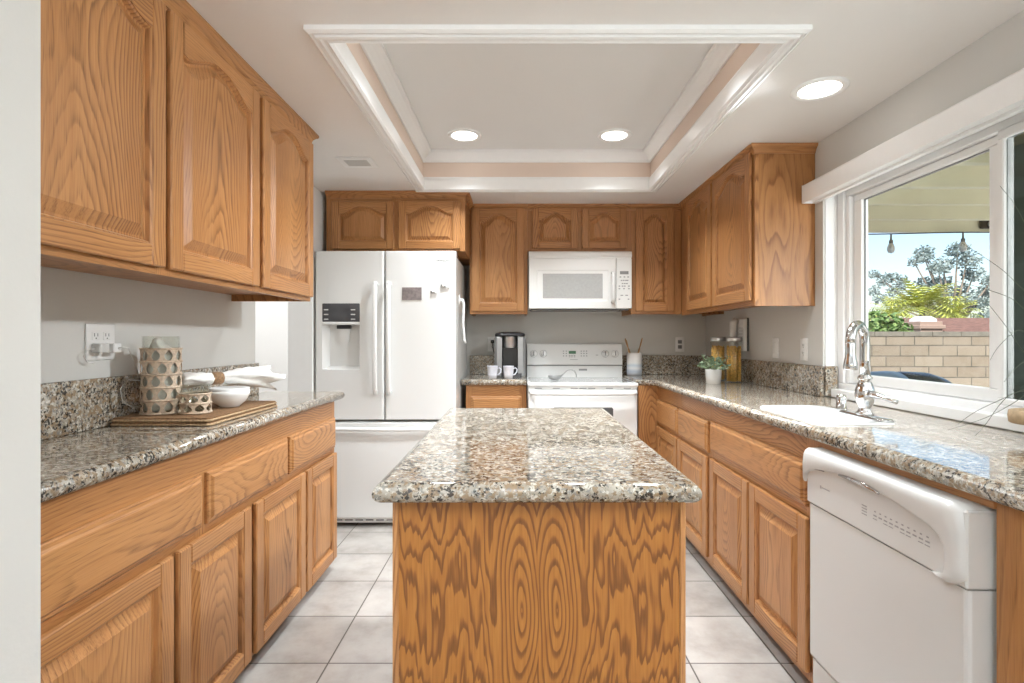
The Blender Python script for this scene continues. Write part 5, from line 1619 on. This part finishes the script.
def frond_plant(name, label, px0, Y, top_py, n, L, matn, seed):
    rnd2 = random.Random(seed)
    x0 = (px0 - 517) / 535 * Y
    t_ = thing(name, label, 'plant', (x0, Y, GZ))
    zc = 1.2 + (338 - top_py) / 535 * Y - GZ - L * 0.55
    m_ = MB(); m_.tube([(0, 0, 0), (0.05, 0, zc * 0.6), (0, 0, zc)], [0.09, 0.07, 0.06], 8); m_.build('trunk', 'bark', t_)
    f_ = MB()
    for i in range(n):
        a = rnd2.uniform(0, 2 * PI); e0 = rnd2.uniform(0.2, 1.35)
        pr = Vector((0, 0, zc)); d = Vector((math.cos(a) * math.cos(e0), math.sin(a) * math.cos(e0), math.sin(e0)))
        for k in range(10):
            nx = pr + d * L / 10
            d = (d + Vector((0, 0, -0.13))).normalized()
            sd_ = d.cross(Vector((0, 0, 1))).normalized()
            for s_ in (-1, 1):
                b0 = pr.lerp(nx, 0.2); b1 = pr.lerp(nx, 0.75)
                tip = (b0 + b1) / 2 + sd_ * s_ * L * 0.28 * math.sin(PI * (k + 1.5) / 12) + d * L * 0.12 + Vector((0, 0, -0.03))
                f_.add([b0, b1, tip], [(0, 1, 2)])
            pr = nx
    f_.build('fronds', matn, t_)
frond_plant('palm', 'yellow-green palm behind the block wall left of the chimney', 922, 13.0, 290, 60, 0.90, 'palm', 1)
frond_plant('palm', 'smaller yellow-green palm behind the chimney on its right side', 953, 13.6, 303, 44, 0.62, 'palm', 2)
frond_plant('palm', 'low yellow-green palm between the hedge and taller palm', 893, 15.2, 302, 44, 0.74, 'palm', 4)
hg = thing('hedge_shrub', 'dense green shrub behind the wall at the left window edge', 'shrub', (5.72, 8.6, GZ))
m_ = MB(); leaf_cloud(m_, (0, 0, 1.15), (0.72, 0.4, 0.62), 2600, 0.10, rnd, 0.55); m_.build('crown', 'hedge', hg)
m_ = MB(); m_.tube([(0, 0, 0), (0, 0, 0.9)], [0.08, 0.05], 8); m_.build('trunk', 'bark', hg)
hg2 = thing('hedge_shrub', 'small pale shrub on the wall top near the red roof', 'shrub', (8.15, 8.35, GZ))
m_ = MB(); leaf_cloud(m_, (0, 0, 1.18), (0.40, 0.25, 0.34), 700, 0.08, rnd, 0.4); m_.build('crown', 'hedge', hg2)
m_ = MB(); m_.tube([(0, 0, 0), (0, 0, 1.0)], [0.05, 0.03], 8); m_.build('trunk', 'bark', hg2)
hs = thing('neighbor_house', 'peach stucco house with red tile roof and chimney beyond the wall', 'house', (7.25, 8.9, GZ))
bx(0.0, 5.0, 0.0, 3.0, 0, 1.34).build('wall', 'stucco', hs)
mb = MB(); mb.prism([(-0.25, 1.36), (1.5, 1.71), (3.25, 1.36), (3.25, 1.30), (1.5, 1.65), (-0.25, 1.30)], -0.02, 5.2, plane='yz'); mb.build('roof', 'roof_red', hs)
mb = MB(); mb.box(-0.46, -0.08, 0.10, 0.50, 0, 1.60, 0.01); mb.box(-0.49, -0.05, 0.07, 0.53, 1.47, 1.54, 0.01)
chm = mb.build('chimney', 'stucco', hs)
mb = MB(); mb.rings([[(-0.27 - a, 0.30 - b, z), (-0.27 + a, 0.30 - b, z), (-0.27 + a, 0.30 + b, z), (-0.27 - a, 0.30 + b, z)] for a, b, z in ((0.14, 0.13, 1.6005), (0.14, 0.13, 1.64), (0.08, 0.08, 1.69))])
mb.build('chimney_cap', 'trim', chm)
